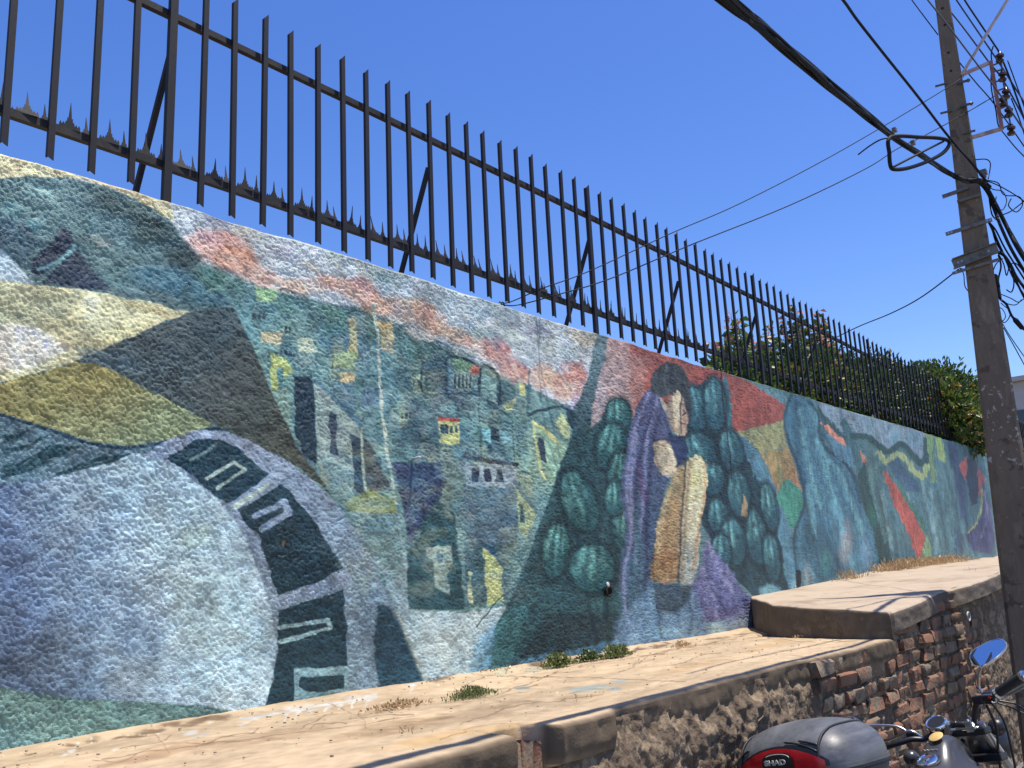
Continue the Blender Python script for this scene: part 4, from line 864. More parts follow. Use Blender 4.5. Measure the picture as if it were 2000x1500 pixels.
for px, py in ((1886, 205), (1880, 160)):
    q = at_d(px, py, 6.9) - PO; MB().bar(q - SD * .04, q + SD * .05, .014, .014).lathe([(.014, 0), (.014, .012)], q + SD * .03, SD, 6).build('bolt', M_bolt, pole)
# insulator rack on its two arms
D7 = 6.95
def q7(px, py, d=D7): return at_d(px, py, d) - PO
rack = MB()
rack.bar(q7(1874, 148), q7(1934, 122), .022, .022); o = rack.build('rack_arm', M_pink, pole)
MB().bar(q7(1893, 270), q7(1958, 251), .026, .022).build('rack_arm', M_pink, pole)
MB().bar(q7(1878, 146, 6.9), q7(1975, -12, 6.9), .026, .014).build('rack_brace', M_pink, pole)
MB().bar(q7(1935, 120), q7(1957, 252), .03, .026).build('rack_channel', M_rust, pole)
ir = MB().tube([q7(1954, 108), q7(1958, 150), q7(1964, 185), q7(1972, 235), q7(1976, 258)], .006, 8).build('insulator_rod', M_bolt, pole)
for px, py, s in ((1953, 112, 1.1), (1958, 148, 1), (1965, 182, 1.1), (1959, 197, .6), (1970, 218, 1.05), (1975, 253, 1.05)):
    c = q7(px, py)
    MB().lathe([(r_ * .8, h_ * .85) for r_, h_ in [(.008, -.05), (.03, -.046), (.036, -.03), (.022, -.018), (.018, -.006), (.034, .004), (.036, .02), (.022, .03), (.014, .045), (.008, .05)]], c, (.0, -.15, 1), 14).build('insulator', M_ins, pole, True, 40).scale = (1, 1, 1)
for a, b in (((1938, 128), (1953, 122)), ((1940, 140), (1957, 136)), ((1942, 160), (1956, 157)), ((1946, 178), (1963, 172)), ((1949, 197), (1966, 193)), ((1951, 213), (1970, 206)), ((1955, 231), (1970, 225)), ((1957, 251), (1974, 243))):
    MB().bar(q7(*a), q7(*b), .011, .008).build('rack_clip', M_bolt, pole)
# junction box and clamp right of the shaft
b0 = q7(1944, 560); MB().box(b0, (.06, .05, .17), np.eye(3)).build('junction_box', M_cab, pole, bevel=.008)
MB().box(q7(1920, 337), (.05, .05, .035)).build('service_clamp', M_galv, pole, bevel=.004); MB().box(q7(1921, 344), (.05, .03, .02)).build('service_clamp', M_galv, pole, bevel=.003)

# ================================================================== CABLES
def sagpts(a, b, sag, n=24): a = np.array(a); b = np.array(b); return [a + (b - a) * t - np.array([0, 0, sag * 4 * t * (1 - t)]) for t in np.linspace(0, 1, n)]
def cable(pts, r, label, m=M_cab, n=6, sm=True, group=None):
    P = catmull(pts, 6) if sm and len(pts) > 2 else [np.array(p, float) for p in pts]
    o = MB().tube(P, r, n).build('cable', m, None, True); tag(o, label, 'cable', group); return o
def bundle_pt(px, py, ys=1.80):
    r = ray(px, py); sy = SUN[1] / SUN[2]; t = (ys + .43 * sy) / (r[1] - sy * r[2]); return EYE + r * t
core = [bundle_pt(*p) for p in ((1420, 0), (1500, 65), (1600, 150), (1680, 215), (1738, 262), (1800, 303))] + [at_d(1848, 335, 6.6), at_d(1885, 352, 6.70), at_d(1915, 354, 6.8), at_d(1932, 366, 6.9)]
# extend back overhead
d0 = core[0] - core[1]; core = [core[0] + d0 * 8 + np.array([0, 0, -.1]), core[0] + d0 * 3] + core
core = catmull(core, 14)
bun = empty('cable_bundle', tuple(core[30])); tag(bun, 'thick bundle of twisted black cables sweeping down from the top edge to the pole', 'cable bundle')
b0 = core[30]
for k in range(11):
    a0 = 2 * math.pi * k / 11; rr = .0 if k == 0 else random.uniform(.009, .019)
    pts = []
    for i, p in enumerate(core):
        t = core[min(i + 1, len(core) - 1)] - core[max(i - 1, 0)]; t /= np.linalg.norm(t); u = np.cross(t, (0, 0, 1)); u /= np.linalg.norm(u); v = np.cross(t, u)
        sp_ = 1.0 if i > 40 else 1.0; f = 1.45 - .7 * min(1, max(0, i - 25) / 75)
        ang = a0 + .025 * i * (1 if k % 3 else -.6) + .5 * math.sin(i * .22 + k * 2)
        pts.append(p + rr * f * (math.cos(ang) * u + 1.15 * math.sin(ang) * v) - b0)
    MB().tube(pts, random.uniform(.0055, .0095), 6).build('strand', M_cab if k % 4 else M_grey, bun, True)
# triangular slack loop hanging from the bundle
lp = [(1740, 268), (1800, 268), (1835, 270), (1852, 275), (1853, 285), (1840, 300), (1810, 316), (1775, 328), (1750, 331), (1740, 326), (1737, 300)]
P3 = [at_d(a, b, 4.88 + (a - 1740) / 110 * .42) for a, b in lp]
o = MB().tube(catmull(P3, 6, True), .0105, 8, closed=True).build('cable_loop', M_cab, None, True); tag(o, 'black triangular slack frame of cable hanging from the bundle left of the pole', 'cable frame')
cr_ = MB().tube([at_d(1745, 326, 4.9), at_d(1795, 300, 5.08), at_d(1843, 276, 5.27)], .006, 6).build('cross_strut', M_cab, o)
# twisted pair and overhead wires
cable([at_d(1560, -95, 4.3), at_d(1640, -8, 4.9), at_d(1675, 40, 5.2), at_d(1730, 110, 5.6), at_d(1790, 185, 6.1), at_d(1852, 266, 6.62), at_d(1895, 315, 6.68), at_d(1925, 352, 6.8)], .0085, 'thick twisted black cable crossing the sky and passing in front of the pole')
for k, (pts, r, lab) in enumerate([
    ([(1740, -60), (1781, 0), (1832, 68)], .0045, 'thin dark wire meeting the pole from upper left'),
    ([(1866, 112), (1905, 160), (1945, 207), (2010, 300)], .0045, 'thin dark wire leaving the pole shaft toward lower right'),
    ([(1770, -50), (1812, 0), (1856, 56), (1912, 130), (1950, 180), (2010, 270)], .006, 'grey overhead wire crossing the front of the pole top, lowest of the three'),
    ([(1800, -50), (1838, 0), (1880, 52), (1932, 122), (1960, 158), (2010, 250)], .006, 'grey overhead wire passing just right of the pole top toward the insulators'),
    ([(1835, -50), (1868, 0), (1910, 62), (1956, 130), (2010, 215)], .006, 'grey overhead wire crossing the diagonal brace above the insulators'),
    ([(1850, -60), (1884, 0), (1940, 84), (1952, 104), (1975, 160), (2010, 260)], .0065, 'dark overhead wire that meets the uppermost insulator'),
    ([(1968, 118), (1985, 165), (2010, 235)], .0045, 'dark wire dropping right from the second insulator'),
    ([(1975, 192), (1990, 230), (2010, 290)], .0045, 'dark wire dropping right from the middle insulator'),
    ([(1940, 90), (1936, 105), (1937, 125), (1936, 170), (1945, 215), (1950, 245), (1962, 262), (1985, 290), (2010, 315)], .0045, 'black jumper wire hanging beside the rusty insulator channel')]):
    cable([at_d(a, b, 6.78 if 'front' in lab else 6.98) for a, b in pts], r, lab, M_grey if 'grey' in lab else M_cab)
hook = on_y(975, 590, 3.02)
cable([at_d(1882, 146, 6.95), at_d(1868, 160, 6.7), at_d(1740, 238, 6.4), at_d(1600, 318, 6.0), at_d(1440, 400, 5.6), at_d(1310, 456, 5.3), at_d(1150, 530, 5.05), at_d(1060, 563, 4.95), on_y(996, 590, 3.2), hook], .0035, 'upper of two thin wires slanting from the pole down to the wall behind the fence')
cable([at_d(1942, 188, 7.0), at_d(1870, 230, 6.8), at_d(1805, 265, 6.6), at_d(1750, 292, 6.4), at_d(1690, 330, 6.2), at_d(1540, 402, 5.8), at_d(1350, 478, 5.4), at_d(1190, 545, 5.1), at_d(1080, 578, 4.95), on_y(1010, 596, 3.2), hook + np.array([.02, 0, -.01])], .0035, 'lower of two thin wires slanting from the insulators down to the wall')
cable([at_d(1872, 526, 6.9), at_d(1800, 580, 7.6), at_d(1740, 612, 8.3), at_d(1672, 640, 9.2), at_d(1600, 676, 10.4)], .005, 'thin drop wire from the pole bracket running left to the shrubs')
cable([at_d(1676, 302, 5.0), at_d(1700, 284, 4.95), at_d(1722, 272, 4.9), at_d(1741, 270, 4.88)], .004, 'short stray wire end curling left off the cable bundle')
o = MB().tube(catmull([hook + np.array([0, .0, -.08]), hook + np.array([0, -.01, -.02]), hook + np.array([.02, -.01, .0]), hook + np.array([.045, 0, -.02]), hook + np.array([.045, 0, -.06])], 6), .004, 6).build('wire_hook', M_cab, None, True); tag(o, 'small wire hook on top of the mural wall where two thin wires end', 'hook')
# tangle and down-leads right of the pole
def tang(pts, r, lab, d=6.95, m=M_cab): cable([at_d(a, b, d + .04 * math.sin(i * 1.7 + r * 900)) for i, (a, b) in enumerate(pts)], r, lab, m)
tang([(1880, 345), (1900, 352), (1920, 358), (1930, 372), (1945, 400), (1965, 440), (1985, 480), (2010, 520)], .014, 'thickest black cable running from the pole clamp down the right edge')
tang([(1885, 352), (1915, 360), (1936, 380), (1950, 410), (1975, 455), (2010, 515)], .009, 'black cable hugging the left side of the thickest down lead')
tang([(1895, 350), (1925, 352), (1950, 358), (1960, 380), (1990, 384), (1997, 400), (1985, 414), (1970, 402), (1975, 388)], .004, 'black wire curling into a ring beside the pole top clamp')
tang([(1900, 350), (1935, 356), (1975, 376), (2010, 400)], .004, 'thin black wire leading straight right from the pole clamp')
tang([(1905, 312), (1925, 311), (1934, 318), (1933, 335), (1930, 350)], .004, 'small wire arching over the service clamp')
tang([(1930, 432), (1945, 450), (1960, 480), (1975, 505), (2010, 560)], .006, 'black wire leaving the perforated strap toward lower right')
tang([(1928, 430), (1938, 450), (1944, 470), (1956, 492), (1965, 510), (1980, 545), (2010, 590)], .005, 'black wire looping below the perforated strap')
tang([(1942, 425), (1970, 415), (1985, 405), (2010, 385)], .004, 'thin wire rising right from the perforated strap')
tang([(1945, 490), (1962, 500), (1975, 520), (1985, 540), (2010, 575)], .010, 'thick black lead leaving the steel crossarm')
tang([(1948, 492), (1960, 515), (1966, 538), (1972, 520), (1985, 515), (2010, 545)], .004, 'tangled thin wire at the end of the steel crossarm')
tang([(1940, 528), (1946, 515), (1958, 505)], .004, 'short wire between junction box and crossarm')
tang([(1945, 570), (1955, 585), (1966, 595), (1975, 615), (1985, 628), (2002, 645)], .008, 'black lead with a connector hanging from the junction box')
tang([(1950, 590), (1952, 612), (1960, 630), (1970, 622), (1973, 608), (1962, 598), (1955, 592)], .0035, 'loose wire coil dangling under the junction box')
tang([(1956, 575), (1975, 583), (1988, 590), (1998, 585), (2010, 575)], .0035, 'thin wire wandering right from the junction box')
tang([(1952, 585), (1970, 594), (1985, 595), (1995, 585)], .0035, 'thin looping wire beside the junction box')
tang([(1958, 632), (1975, 660), (2010, 710)], .0035, 'upper thin wire running from under the junction box to the right edge')
tang([(1960, 640), (1980, 675), (2010, 730)], .0035, 'lower thin wire running from under the junction box to the right edge')
tang([(1874, 524), (1882, 535), (1885, 560), (1898, 575)], .0035, 'thin wire hanging in a bow at the left side of the pole')
tang([(1876, 524), (1888, 530), (1894, 548)], .0035, 'short wire tail under the crossarm left of the pole')
tang([(1890, 340), (1912, 356), (1930, 378), (1942, 410), (1958, 450), (1978, 492), (2010, 545)], .011, 'black cable on the right side of the thickest down lead')
tang([(1918, 352), (1930, 372), (1933, 395), (1938, 420), (1950, 432)], .005, 'wire dropping from the pole clamp to the perforated strap')
tang([(1925, 362), (1940, 370), (1958, 374), (1966, 392), (1958, 410), (1944, 402), (1946, 384)], .0035, 'thin wire ring hanging just below the pole clamp')
tang([(1936, 440), (1948, 470), (1962, 500), (1978, 530), (1990, 560), (2010, 600)], .007, 'black lead running down from the perforated strap past the junction box')
tang([(1950, 498), (1955, 520), (1950, 545), (1952, 560)], .006, 'short black lead feeding the junction box from above')
tang([(1948, 488), (1968, 508), (1980, 548), (1976, 570), (1966, 566)], .0045, 'hanging wire loop right of the junction box')
tang([(1950, 600), (1958, 604), (1964, 618), (1956, 628), (1948, 616)], .003, 'smallest loose wire loop under the junction box')
c = at_d(1989, 632, 6.95); o = MB().lathe([(.006, -.05), (.016, -.04), (.018, .03), (.008, .05)], c, (-.1, .5, 1), 10).build('cable_connector', M_cab, None, True); tag(o, 'black cylindrical connector on the lead hanging right of the pole', 'connector')
for nm, px, py in (('splice', 1747, 254), ('splice', 1783, 279)):
    c = at_d(px, py, 4.95 if px < 1760 else 5.1); o = MB().box(c + np.array([0, 0, .0]), (.03, .02, .02)).bar(c, c + np.array([.05, .0, .03]), .005, .005).build('cable_clamp', M_galv)
    tag(o, 'small galvanised clamp on the cable bundle ' + ('above the triangular loop' if px < 1760 else 'inside the triangular loop'), 'clamp')

# ================================================================== PLANTS
def leaf_cloud(pts, dirs, size, name, mt, parent, curl=.25, wid=.45):
    """one folded leaf (4 verts, 2 tris) per point"""
    n = len(pts); pts = np.array(pts); dirs = np.array(dirs); dirs /= np.linalg.norm(dirs, axis=1)[:, None] + 1e-9
    s = size * RNG.uniform(.6, 1.25, (n, 1)); rnd = RNG.normal(size=(n, 3)); sd = np.cross(dirs, rnd); sd /= np.linalg.norm(sd, axis=1)[:, None] + 1e-9; up = np.cross(sd, dirs)
    a = pts; b = pts + dirs * s * .5 + sd * s * wid * .5 + up * s * curl * .3; c = pts + dirs * s - up * s * curl * .4; d = pts + dirs * s * .5 - sd * s * wid * .5 + up * s * curl * .3
    V = np.stack([a, b, c, d], 1).reshape(-1, 3); me = bpy.data.meshes.new(name)
    i = np.arange(n) * 4; F = np.stack([i, i + 1, i + 2, i, i + 2, i + 3], 1).reshape(-1, 3)
    me.vertices.add(len(V)); me.vertices.foreach_set('co', V.reshape(-1).astype(np.float32)); me.loops.add(F.size); me.loops.foreach_set('vertex_index', F.reshape(-1).astype(np.int32))
    me.polygons.add(len(F)); me.polygons.foreach_set('loop_start', (np.arange(len(F)) * 3).astype(np.int32)); me.update(calc_edges=True)
    cl = me.attributes.new('tint', 'FLOAT', 'POINT'); cl.data.foreach_set('value', np.repeat(RNG.random(n), 4).astype(np.float32))
    return link(name, me, mt, parent)
def leaf_mat(name, c1, c2, c3, tr=.35):
    m = mat(name, c1, .45, 0, .5); P = m.node_tree.nodes['Principled BSDF']; at = N(m, 'ShaderNodeAttribute', attribute_name='tint'); cr = N(m, 'ShaderNodeValToRGB'); e = cr.color_ramp.elements
    e[0].color = (*c1, 1); e[1].color = (*c3, 1); k = e.new(.55); k.color = (*c2, 1); L(m, at.outputs['Fac'], cr.inputs[0]); L(m, cr.outputs[0], P.inputs['Base Color'])
    ts = N(m, 'ShaderNodeBsdfTranslucent'); L(m, cr.outputs[0], ts.inputs['Color']); mx = N(m, 'ShaderNodeMixShader'); mx.inputs[0].default_value = tr
    out = m.node_tree.nodes['Material Output']; L(m, P.outputs[0], mx.inputs[1]); L(m, ts.outputs[0], mx.inputs[2]); L(m, mx.outputs[0], out.inputs['Surface']); return m
M_leaf = leaf_mat('leaf_green', (.035, .075, .015), (.07, .13, .025), (.16, .22, .04)); M_dark = leaf_mat('leaf_dark', (.02, .045, .012), (.05, .09, .02), (.12, .17, .035), .25)
M_mid = leaf_mat('leaf_mid', (.025, .055, .012), (.055, .105, .02), (.17, .22, .035), .3); M_fl = leaf_mat('blossom', (.50, .17, .12), (.55, .30, .14), (.45, .2, .22)); M_wood = noisy('twig', [(.06, .045, .03), (.12, .09, .06)], 20, (.8, .9), .3, 60, .003); M_yel = leaf_mat('leaf_yellow', (.35, .22, .04), (.42, .3, .05), (.4, .16, .03))
GZ = 2.62
def upright_shrub(tops, label, ybase=4.0, dens=95, flowers=True):
    c = on_y(*tops[0], ybase); root = empty('flowering_shrub', (c[0], ybase, GZ)); tag(root, label, 'shrub', 'flowering shrubs behind the iron fence'); o_ = np.array([c[0], ybase, GZ]); L_ = []; D_ = []; FL = []; FD = []; st = MB()
    for (px, py) in tops:
        y = ybase + random.uniform(-.25, .35); t = on_y(px, py, y); base = np.array([o_[0] + (t[0] - o_[0]) * .5, y, GZ]); h = t[2] - base[2]
        pts = [base + (t - base) * s + np.array([.03 * math.sin(s * 7 + px), 0, 0]) for s in np.linspace(0, 1, 9)]; st.tube([p - o_ for p in pts], [.012 * (1 - .75 * i / 8) for i in range(9)], 5)
        n = int(dens * h)
        for k in range(n):
            s = (k + random.random()) / n; i = min(int(s * 8), 7); p = pts[i] + (pts[i + 1] - pts[i]) * (s * 8 - i); a = random.uniform(0, 6.28); rad = .035 + .13 * (1 - s) * random.random()
            q = p + np.array([math.cos(a), math.sin(a), 0]) * rad * .5; d = np.array([math.cos(a), math.sin(a), random.uniform(-.5, .6)])
            if s > .9 and flowers and random.random() < .5: FL.append(q - o_); FD.append(d)
            else: L_.append(q - o_); D_.append(d)
    st.build('stem', M_wood, root, True); leaf_cloud(L_, D_, .10, 'foliage', M_leaf, root, .3, .7)
    if FL: leaf_cloud(FL, FD, .085, 'blossom', M_fl, root, .4, .6)
upright_shrub([(1388, 668), (1396, 690), (1410, 660)], 'low green shrub at the left end of the planting behind the fence')
upright_shrub([(1430, 612), (1436, 640), (1443, 622), (1426, 660), (1450, 650)], 'slender shrub with two tall leafy spires near the left of the planting')
upright_shrub([(1469, 664), (1480, 690), (1490, 655), (1501, 632), (1508, 668)], 'pink tipped shrub next to the doubled post of the fence')
upright_shrub([(1533, 620), (1528, 650), (1545, 655), (1554, 600), (1560, 640), (1568, 625)], 'tallest pink tipped shrub in the middle of the planting', dens=110)
upright_shrub([(1590, 640), (1598, 606), (1603, 622), (1612, 650), (1622, 668), (1580, 660)], 'pink tipped shrub just left of the dense hedge', dens=110)
def bush(label, blobs, nl, mt, size=.10, yel=0, seed=1):
    rng = np.random.default_rng(seed); c = np.array(blobs[0][:3]); root = empty('leafy_bush', (c[0], c[1], GZ)); o_ = np.array([c[0], c[1], GZ]); tag(root, label, 'bush')
    vol = np.array([b[3] ** 2 for b in blobs]); P_ = []; D_ = []
    for b, v in zip(blobs, vol / vol.sum()):
        k = int(nl * v); d = rng.normal(size=(k, 3)); d /= np.linalg.norm(d, axis=1)[:, None]; f = fbm(d[:, 0] * 2.5 + b[0] * 3, d[:, 1] * 2.5, d[:, 2] * 2.5, o=2, s=seed)
        r = b[3] * (1 + .9 * (f - .5)) * rng.uniform(.35, 1.08, k) ** .6; q = np.array(b[:3]) + d * r[:, None] * np.array([1, .8, b[4] if len(b) > 4 else 1])
        ok = (q[:, 2] > GZ) & ((q[:, 1] > 3.12) | (q[:, 2] > 3.0)) & (rng.random(k) < .55 + .9 * (fbm(q[:, 0] * 3, q[:, 1] * 3, q[:, 2] * 3, o=2, s=seed + 5) - .3)); P_ += list(q[ok] - o_); D_ += list((d + rng.normal(size=(k, 3)) * .6 + np.array([0, 0, .2]))[ok])
    leaf_cloud(P_, D_, size, 'foliage', mt, root, .35, .42)
    if yel: ix = rng.choice(len(P_), yel); leaf_cloud([P_[i] * np.array([1, 1.02, 1]) for i in ix], [D_[i] for i in ix], size * 1.05, 'yellow_leaves', M_yel, root, .35, .5)
    st = MB()
    for b in blobs: st.tube([np.array([b[0], b[1], GZ]) * .5 + np.array([c[0], c[1], GZ]) * .5 - o_, np.array(b[:3]) - o_ + np.array([0, 0, -b[3] * .3]), np.array(b[:3]) - o_ + np.array([.02, 0, b[3] * .5])], [.03, .02, .008], 5)
    st.build('branches', M_wood, root, True)
def bb(px, py, y, r, sz=1): c = on_y(px, py, y); return (c[0], c[1], c[2], r, sz)
bush('mixed green hedge bush filling the space behind the slender shrubs', [bb(1500, 748, 4.3, .36), bb(1560, 752, 4.3, .42), bb(1610, 750, 4.3, .5), bb(1450, 735, 4.2, .28), bb(1590, 770, 4.0, .5), bb(1420, 725, 4.0, .2), bb(1530, 765, 4.0, .34)], 13000, M_leaf, .085, 900, 3)
bush('dense dark bush pressed against the far part of the iron fence', [bb(1665, 765, 4.2, .55), bb(1700, 775, 4.2, .6), bb(1745, 790, 4.1, .65), bb(1785, 795, 4.1, .7), bb(1700, 800, 3.9, .5), bb(1650, 785, 3.9, .45), bb(1750, 812, 3.9, .55), bb(1800, 760, 4.2, .42)], 24000, M_dark, .10, 600, 5)
bush('bright leafy bush spilling over the fence just left of the pole', [bb(1832, 775, 4.0, .55), bb(1862, 790, 3.8, .6), bb(1890, 808, 3.6, .55), bb(1903, 832, 3.3, .42), bb(1880, 840, 3.4, .5), bb(1845, 815, 3.6, .6), bb(1820, 805, 3.8, .6), bb(1896, 850, 3.0, .34), bb(1880, 822, 2.95, .3), bb(1856, 800, 3.0, .3), bb(1900, 815, 3.0, .3)], 22000, M_mid, .11, 1200, 9)
M_straw = leaf_mat('dry_grass', (.50, .34, .17), (.56, .42, .24), (.42, .24, .12), .2); M_weed = leaf_mat('weed_green', (.08, .12, .03), (.15, .19, .06), (.26, .24, .10), .3)
def weed(px, py, wd, ht, n, mt, label, z=LZ, size=.02, name='weed_clump', stand=1.0):
    c = on_z(px, py, z); P_ = []; D_ = []
    for _ in range(n):
        a = random.gauss(0, .4) * wd; b = random.gauss(0, .28) * wd * .6; h = random.random() ** 1.3 * ht * math.exp(-(a / wd) ** 2 * 2)
        P_.append((a, b, h)); D_.append((random.gauss(0, .6), random.gauss(0, .6), stand))
    o = leaf_cloud(P_, D_, size * .85, name, mt, None, .2, .3 if stand > .9 else .6); o.location = c; tag(o, label, 'weed', kind='stuff')
weed(922, 1362, .13, .035, 1100, M_weed, 'flat green clump of weed growing in a crack of the lower pavement', size=.016)
weed(778, 1380, .15, .012, 420, M_straw, 'pale dry grass tuft on the pavement near the mural corner', size=.017, stand=.6)
weed(1090, 1302, .12, .06, 800, M_weed, 'leafy green weed at the wall foot left of the smaller weeds', size=.022, stand=.5)
weed(1150, 1290, .10, .05, 350, M_dark, 'dark sparse weed between two green weeds at the wall foot', size=.022, stand=.5)
weed(1205, 1282, .13, .055, 700, M_weed, 'green weed at the wall foot right of the dark one', size=.022, stand=.5)
weed(1332, 1264, .10, .03, 260, M_straw, 'straw coloured tuft at the wall foot below the painted woman', size=.02)
weed(955, 1310, .25, .01, 260, M_straw, 'dry litter along the wall foot at the pale painted triangle', size=.02, stand=.2)
weed(795, 1437, .05, .02, 9, M_straw, 'thin dry sprigs near the pavement edge', size=.02)
weed(1130, 1370, .08, .02, 10, M_straw, 'thin dry sprigs in the middle of the lower pavement', size=.02)
weed(1560, 1246, .12, .01, 26, M_straw, 'few dry blades at the foot of the concrete step', size=.02)
for k, (px, py, wd, n) in enumerate([(1730, 1120, .5, 500), (1780, 1108, .9, 1100), (1850, 1100, .9, 500), (1650, 1136, .3, 160)]):
    c = on_y(px, py, 2.95); P_ = [(random.gauss(0, .5) * wd, random.uniform(-.12, .02), random.random() ** 2 * .07) for _ in range(n)]
    o = leaf_cloud(P_, [(random.gauss(0, .5), random.gauss(0, .5), 1) for _ in P_], .05, 'weed_clump', M_straw, None, .2, .18); o.location = (c[0], c[1], c[2])
    tag(o, ['dry grass along the wall foot under the green painted drapes', 'thickest dry grass below the red painted stripe', 'dry grass at the far end of the wall foot near the pole', 'small dry tuft at the wall foot under the blue painted figure'][k], 'weed', kind='stuff')
for k, (px, py) in enumerate([(1800, 1118), (1835, 1120), (1885, 1108), (1905, 1118)]):
    c = on_z(px, py, 1.45); P_ = [(random.gauss(0, .3), random.gauss(0, .12), .01) for _ in range(90)]
    o = leaf_cloud(P_, [(random.gauss(0, 1), random.gauss(0, 1), .3) for _ in P_], .05, 'weed_clump', M_straw, None, .2, .2); o.location = c; tag(o, ['low dry weeds on the upper pavement, nearest the step', 'low dry weeds in the middle of the upper pavement', 'low dry weeds by the wall side of the upper pavement near the pole', 'low dry weeds at the outer edge of the upper pavement near the pole'][k], 'weed', 'dry weeds on the upper pavement', 'stuff')
# grit scattered over the pavement
M_grit = noisy('crumbs', [(.24, .18, .12), (.42, .34, .25)], 9, (.8, .9), .1, 50, .002)
gm = MB(); grr = random.Random(4)
for _ in range(300):
    x = grr.uniform(.6, 5.3); y = 2.97 - grr.random() ** 3.0 * 1.15; s_ = grr.uniform(.002, .006); a = grr.random() * 3
    R_ = np.array([[math.cos(a), -math.sin(a), 0], [math.sin(a), math.cos(a), 0], [0, 0, 1]]); gm.box((x, y, LZ + .004), (s_ * 1.5, s_, s_ * .8), R_)
tag(gm.build('grit', M_grit), 'small stones and crumbs of plaster scattered over the lower pavement', 'grit', kind='stuff')
# drain hole, nail, stub on the wall
c = on_y(1187, 1155, 2.978); o = MB().lathe([(.030, 0), (.034, .012), (.026, .016), (.020, .008), (.019, -.05)], c, (0, -1, 0), 20).build('drain_pipe', M_hole, None, True); o.scale = (1, 1, 1); tag(o, 'small dark drain hole in the mural wall among painted green pads', 'drain')
c = on_y(1186, 1142, 2.972); o = MB().lathe([(.012, 0), (.016, .006), (.01, .01)], c, (0, -1, .2), 10).build('plaster_chip', M_ring, None, True); tag(o, 'pale chipped plaster lip above the drain hole', 'plaster chip')
c = on_y(811, 896, 2.97); o = MB().tube([c + np.array([0, .02, 0]), c + np.array([0, -.03, .004])], .007, 8).build('nail', M_ring, None, True); tag(o, 'short pale nail sticking out of the painted town', 'nail')
# far house behind the pole
hx, hy = 52.0, 9.3
hs_ = empty('far_house', (hx, hy, 0)); tag(hs_, 'distant pale house just visible right of the pole', 'house')
M_far = noisy('far_render', [(.4, .38, .36), (.5, .48, .45)], 1, (.8, .9), 0.1, 5, .01)
MB().box((0, 0, 4.8), (8, 6, 9.6)).build('wall', M_far, hs_); MB().box((0, 0, 9.72), (8.6, 6.6, .22)).build('roof', M_far, hs_)
M_gl = mat('window_glass', (.04, .05, .06), .1)
for k in range(2):
    for j in range(3): MB().box((-4.03, -1.6 + 3.0 * k, 2 + 2.8 * j), (.08, 1.0, 1.3)).build('window', M_gl, hs_)

# ================================================================== MOTORCYCLE, parked on its side stand against the ledge
bike = empty('motorcycle'); tag(bike, 'dark grey motorcycle with a grey and red top case leaning beside the brick ledge', 'motorcycle')
_hd, _ln = -.229, .18
_F = np.array([math.cos(_hd), math.sin(_hd), 0]); _R0 = np.array([math.sin(_hd), -math.cos(_hd), 0]); _Z0 = np.array([0, 0, 1.0])
_Z = _Z0 * math.cos(_ln) - _R0 * math.sin(_ln); _R = _R0 * math.cos(_ln) + _Z0 * math.sin(_ln)
bm_ = Matrix.Identity(4)
for i in range(3): bm_[i][0] = _F[i]; bm_[i][1] = -_R[i]; bm_[i][2] = _Z[i]
bm_[0][3], bm_[1][3], bm_[2][3] = 4.317, 1.036, 0.0
bike.matrix_world = bm_
M_box = noisy('case_plastic', [(.045, .047, .052), (.095, .098, .106), (.135, .14, .148)], 5, (.32, .55), .05, 40, .001, stretch=(1, 3, 5), detail=8)
M_box2 = mat('case_base_plastic', (.035, .036, .04), .45); M_red = mat('red_reflector', (.42, .006, .012), .18); M_blk = mat('black_plastic', (.012, .012, .014), .4); M_rub = mat('rubber', (.014, .014, .015), .6)
M_tank = mat('tank_paint', (.085, .085, .09), .27, .5); M_chr = mat('chrome', (.78, .78, .8), .07, 1.0); M_alu = mat('aluminium', (.45, .45, .46), .3, 1.0); M_mir = mat('mirror_glass', (.85, .87, .9), .01, 1.0)
M_letter = mat('silver_letters', (.5, .5, .46), .4, .3); M_gold = noisy('yellow_sticker', [(.55, .36, .12), (.66, .46, .18)], 40, (.4, .5), 0, 40); M_glass = mat('dial_face', (.10, .105, .10), .12); M_tyre = mat('tyre', (.02, .02, .02), .8); M_eng = noisy('engine_metal', [(.06, .06, .06), (.16, .16, .15)], 14, (.3, .6), .2, 60, .003, metal=.7); M_redb = mat('red_button', (.55, .02, .01), .35)
def b(f, r, z): return np.array([f, -r, z])
def flip(pts): return [b(*p) for p in pts]
# --- top case
case = empty('top_case'); case.parent = bike; case.location = (0, 0, 0)
def sup(cf, cr_, hf, hr, z, p=3.4, n=44, back=1.0):
    out = []
    for k in range(n):
        a = 2 * math.pi * k / n; c, s = math.cos(a), math.sin(a); q = (abs(c) ** p + abs(s) ** p) ** (-1 / p); out.append((cf + hf * q * c, cr_ + hr * q * s, z))
    return out
CF, CR, HF, HR, ZS = -1.02, .02, .20, .245, .915
def cs(z):
    if z >= ZS: t = min(.9999, (z - ZS) / .142); return (1 - t ** 2.3) ** (1 / 2.5)
    return 1 - .16 * ((ZS - z) / .16) ** 1.4
base = [flip(sup(CF, CR, HF * cs(z), HR * cs(z), z)) for z in (.745, .75, .78, .81, .84, .87, .90, .912)]
MB().loft(base).build('case_base', M_box2, case, True, 40)
lidz = [ZS + .142 * t for t in (0, .06, .14, .24, .36, .5, .64, .76, .86, .93, .975, .995, .9999)]
lid = [flip(sup(CF + .012 * (z - ZS) / .14, CR, HF * cs(z), HR * cs(z), z + .012 * (1 - ((z - ZS) / .142)) * 0)) for z in lidz]
MB().loft([flip(sup(CF, CR, HF * 1.0, HR * 1.0, ZS - .001))] + lid).build('case_lid', M_box, case, True, 60)
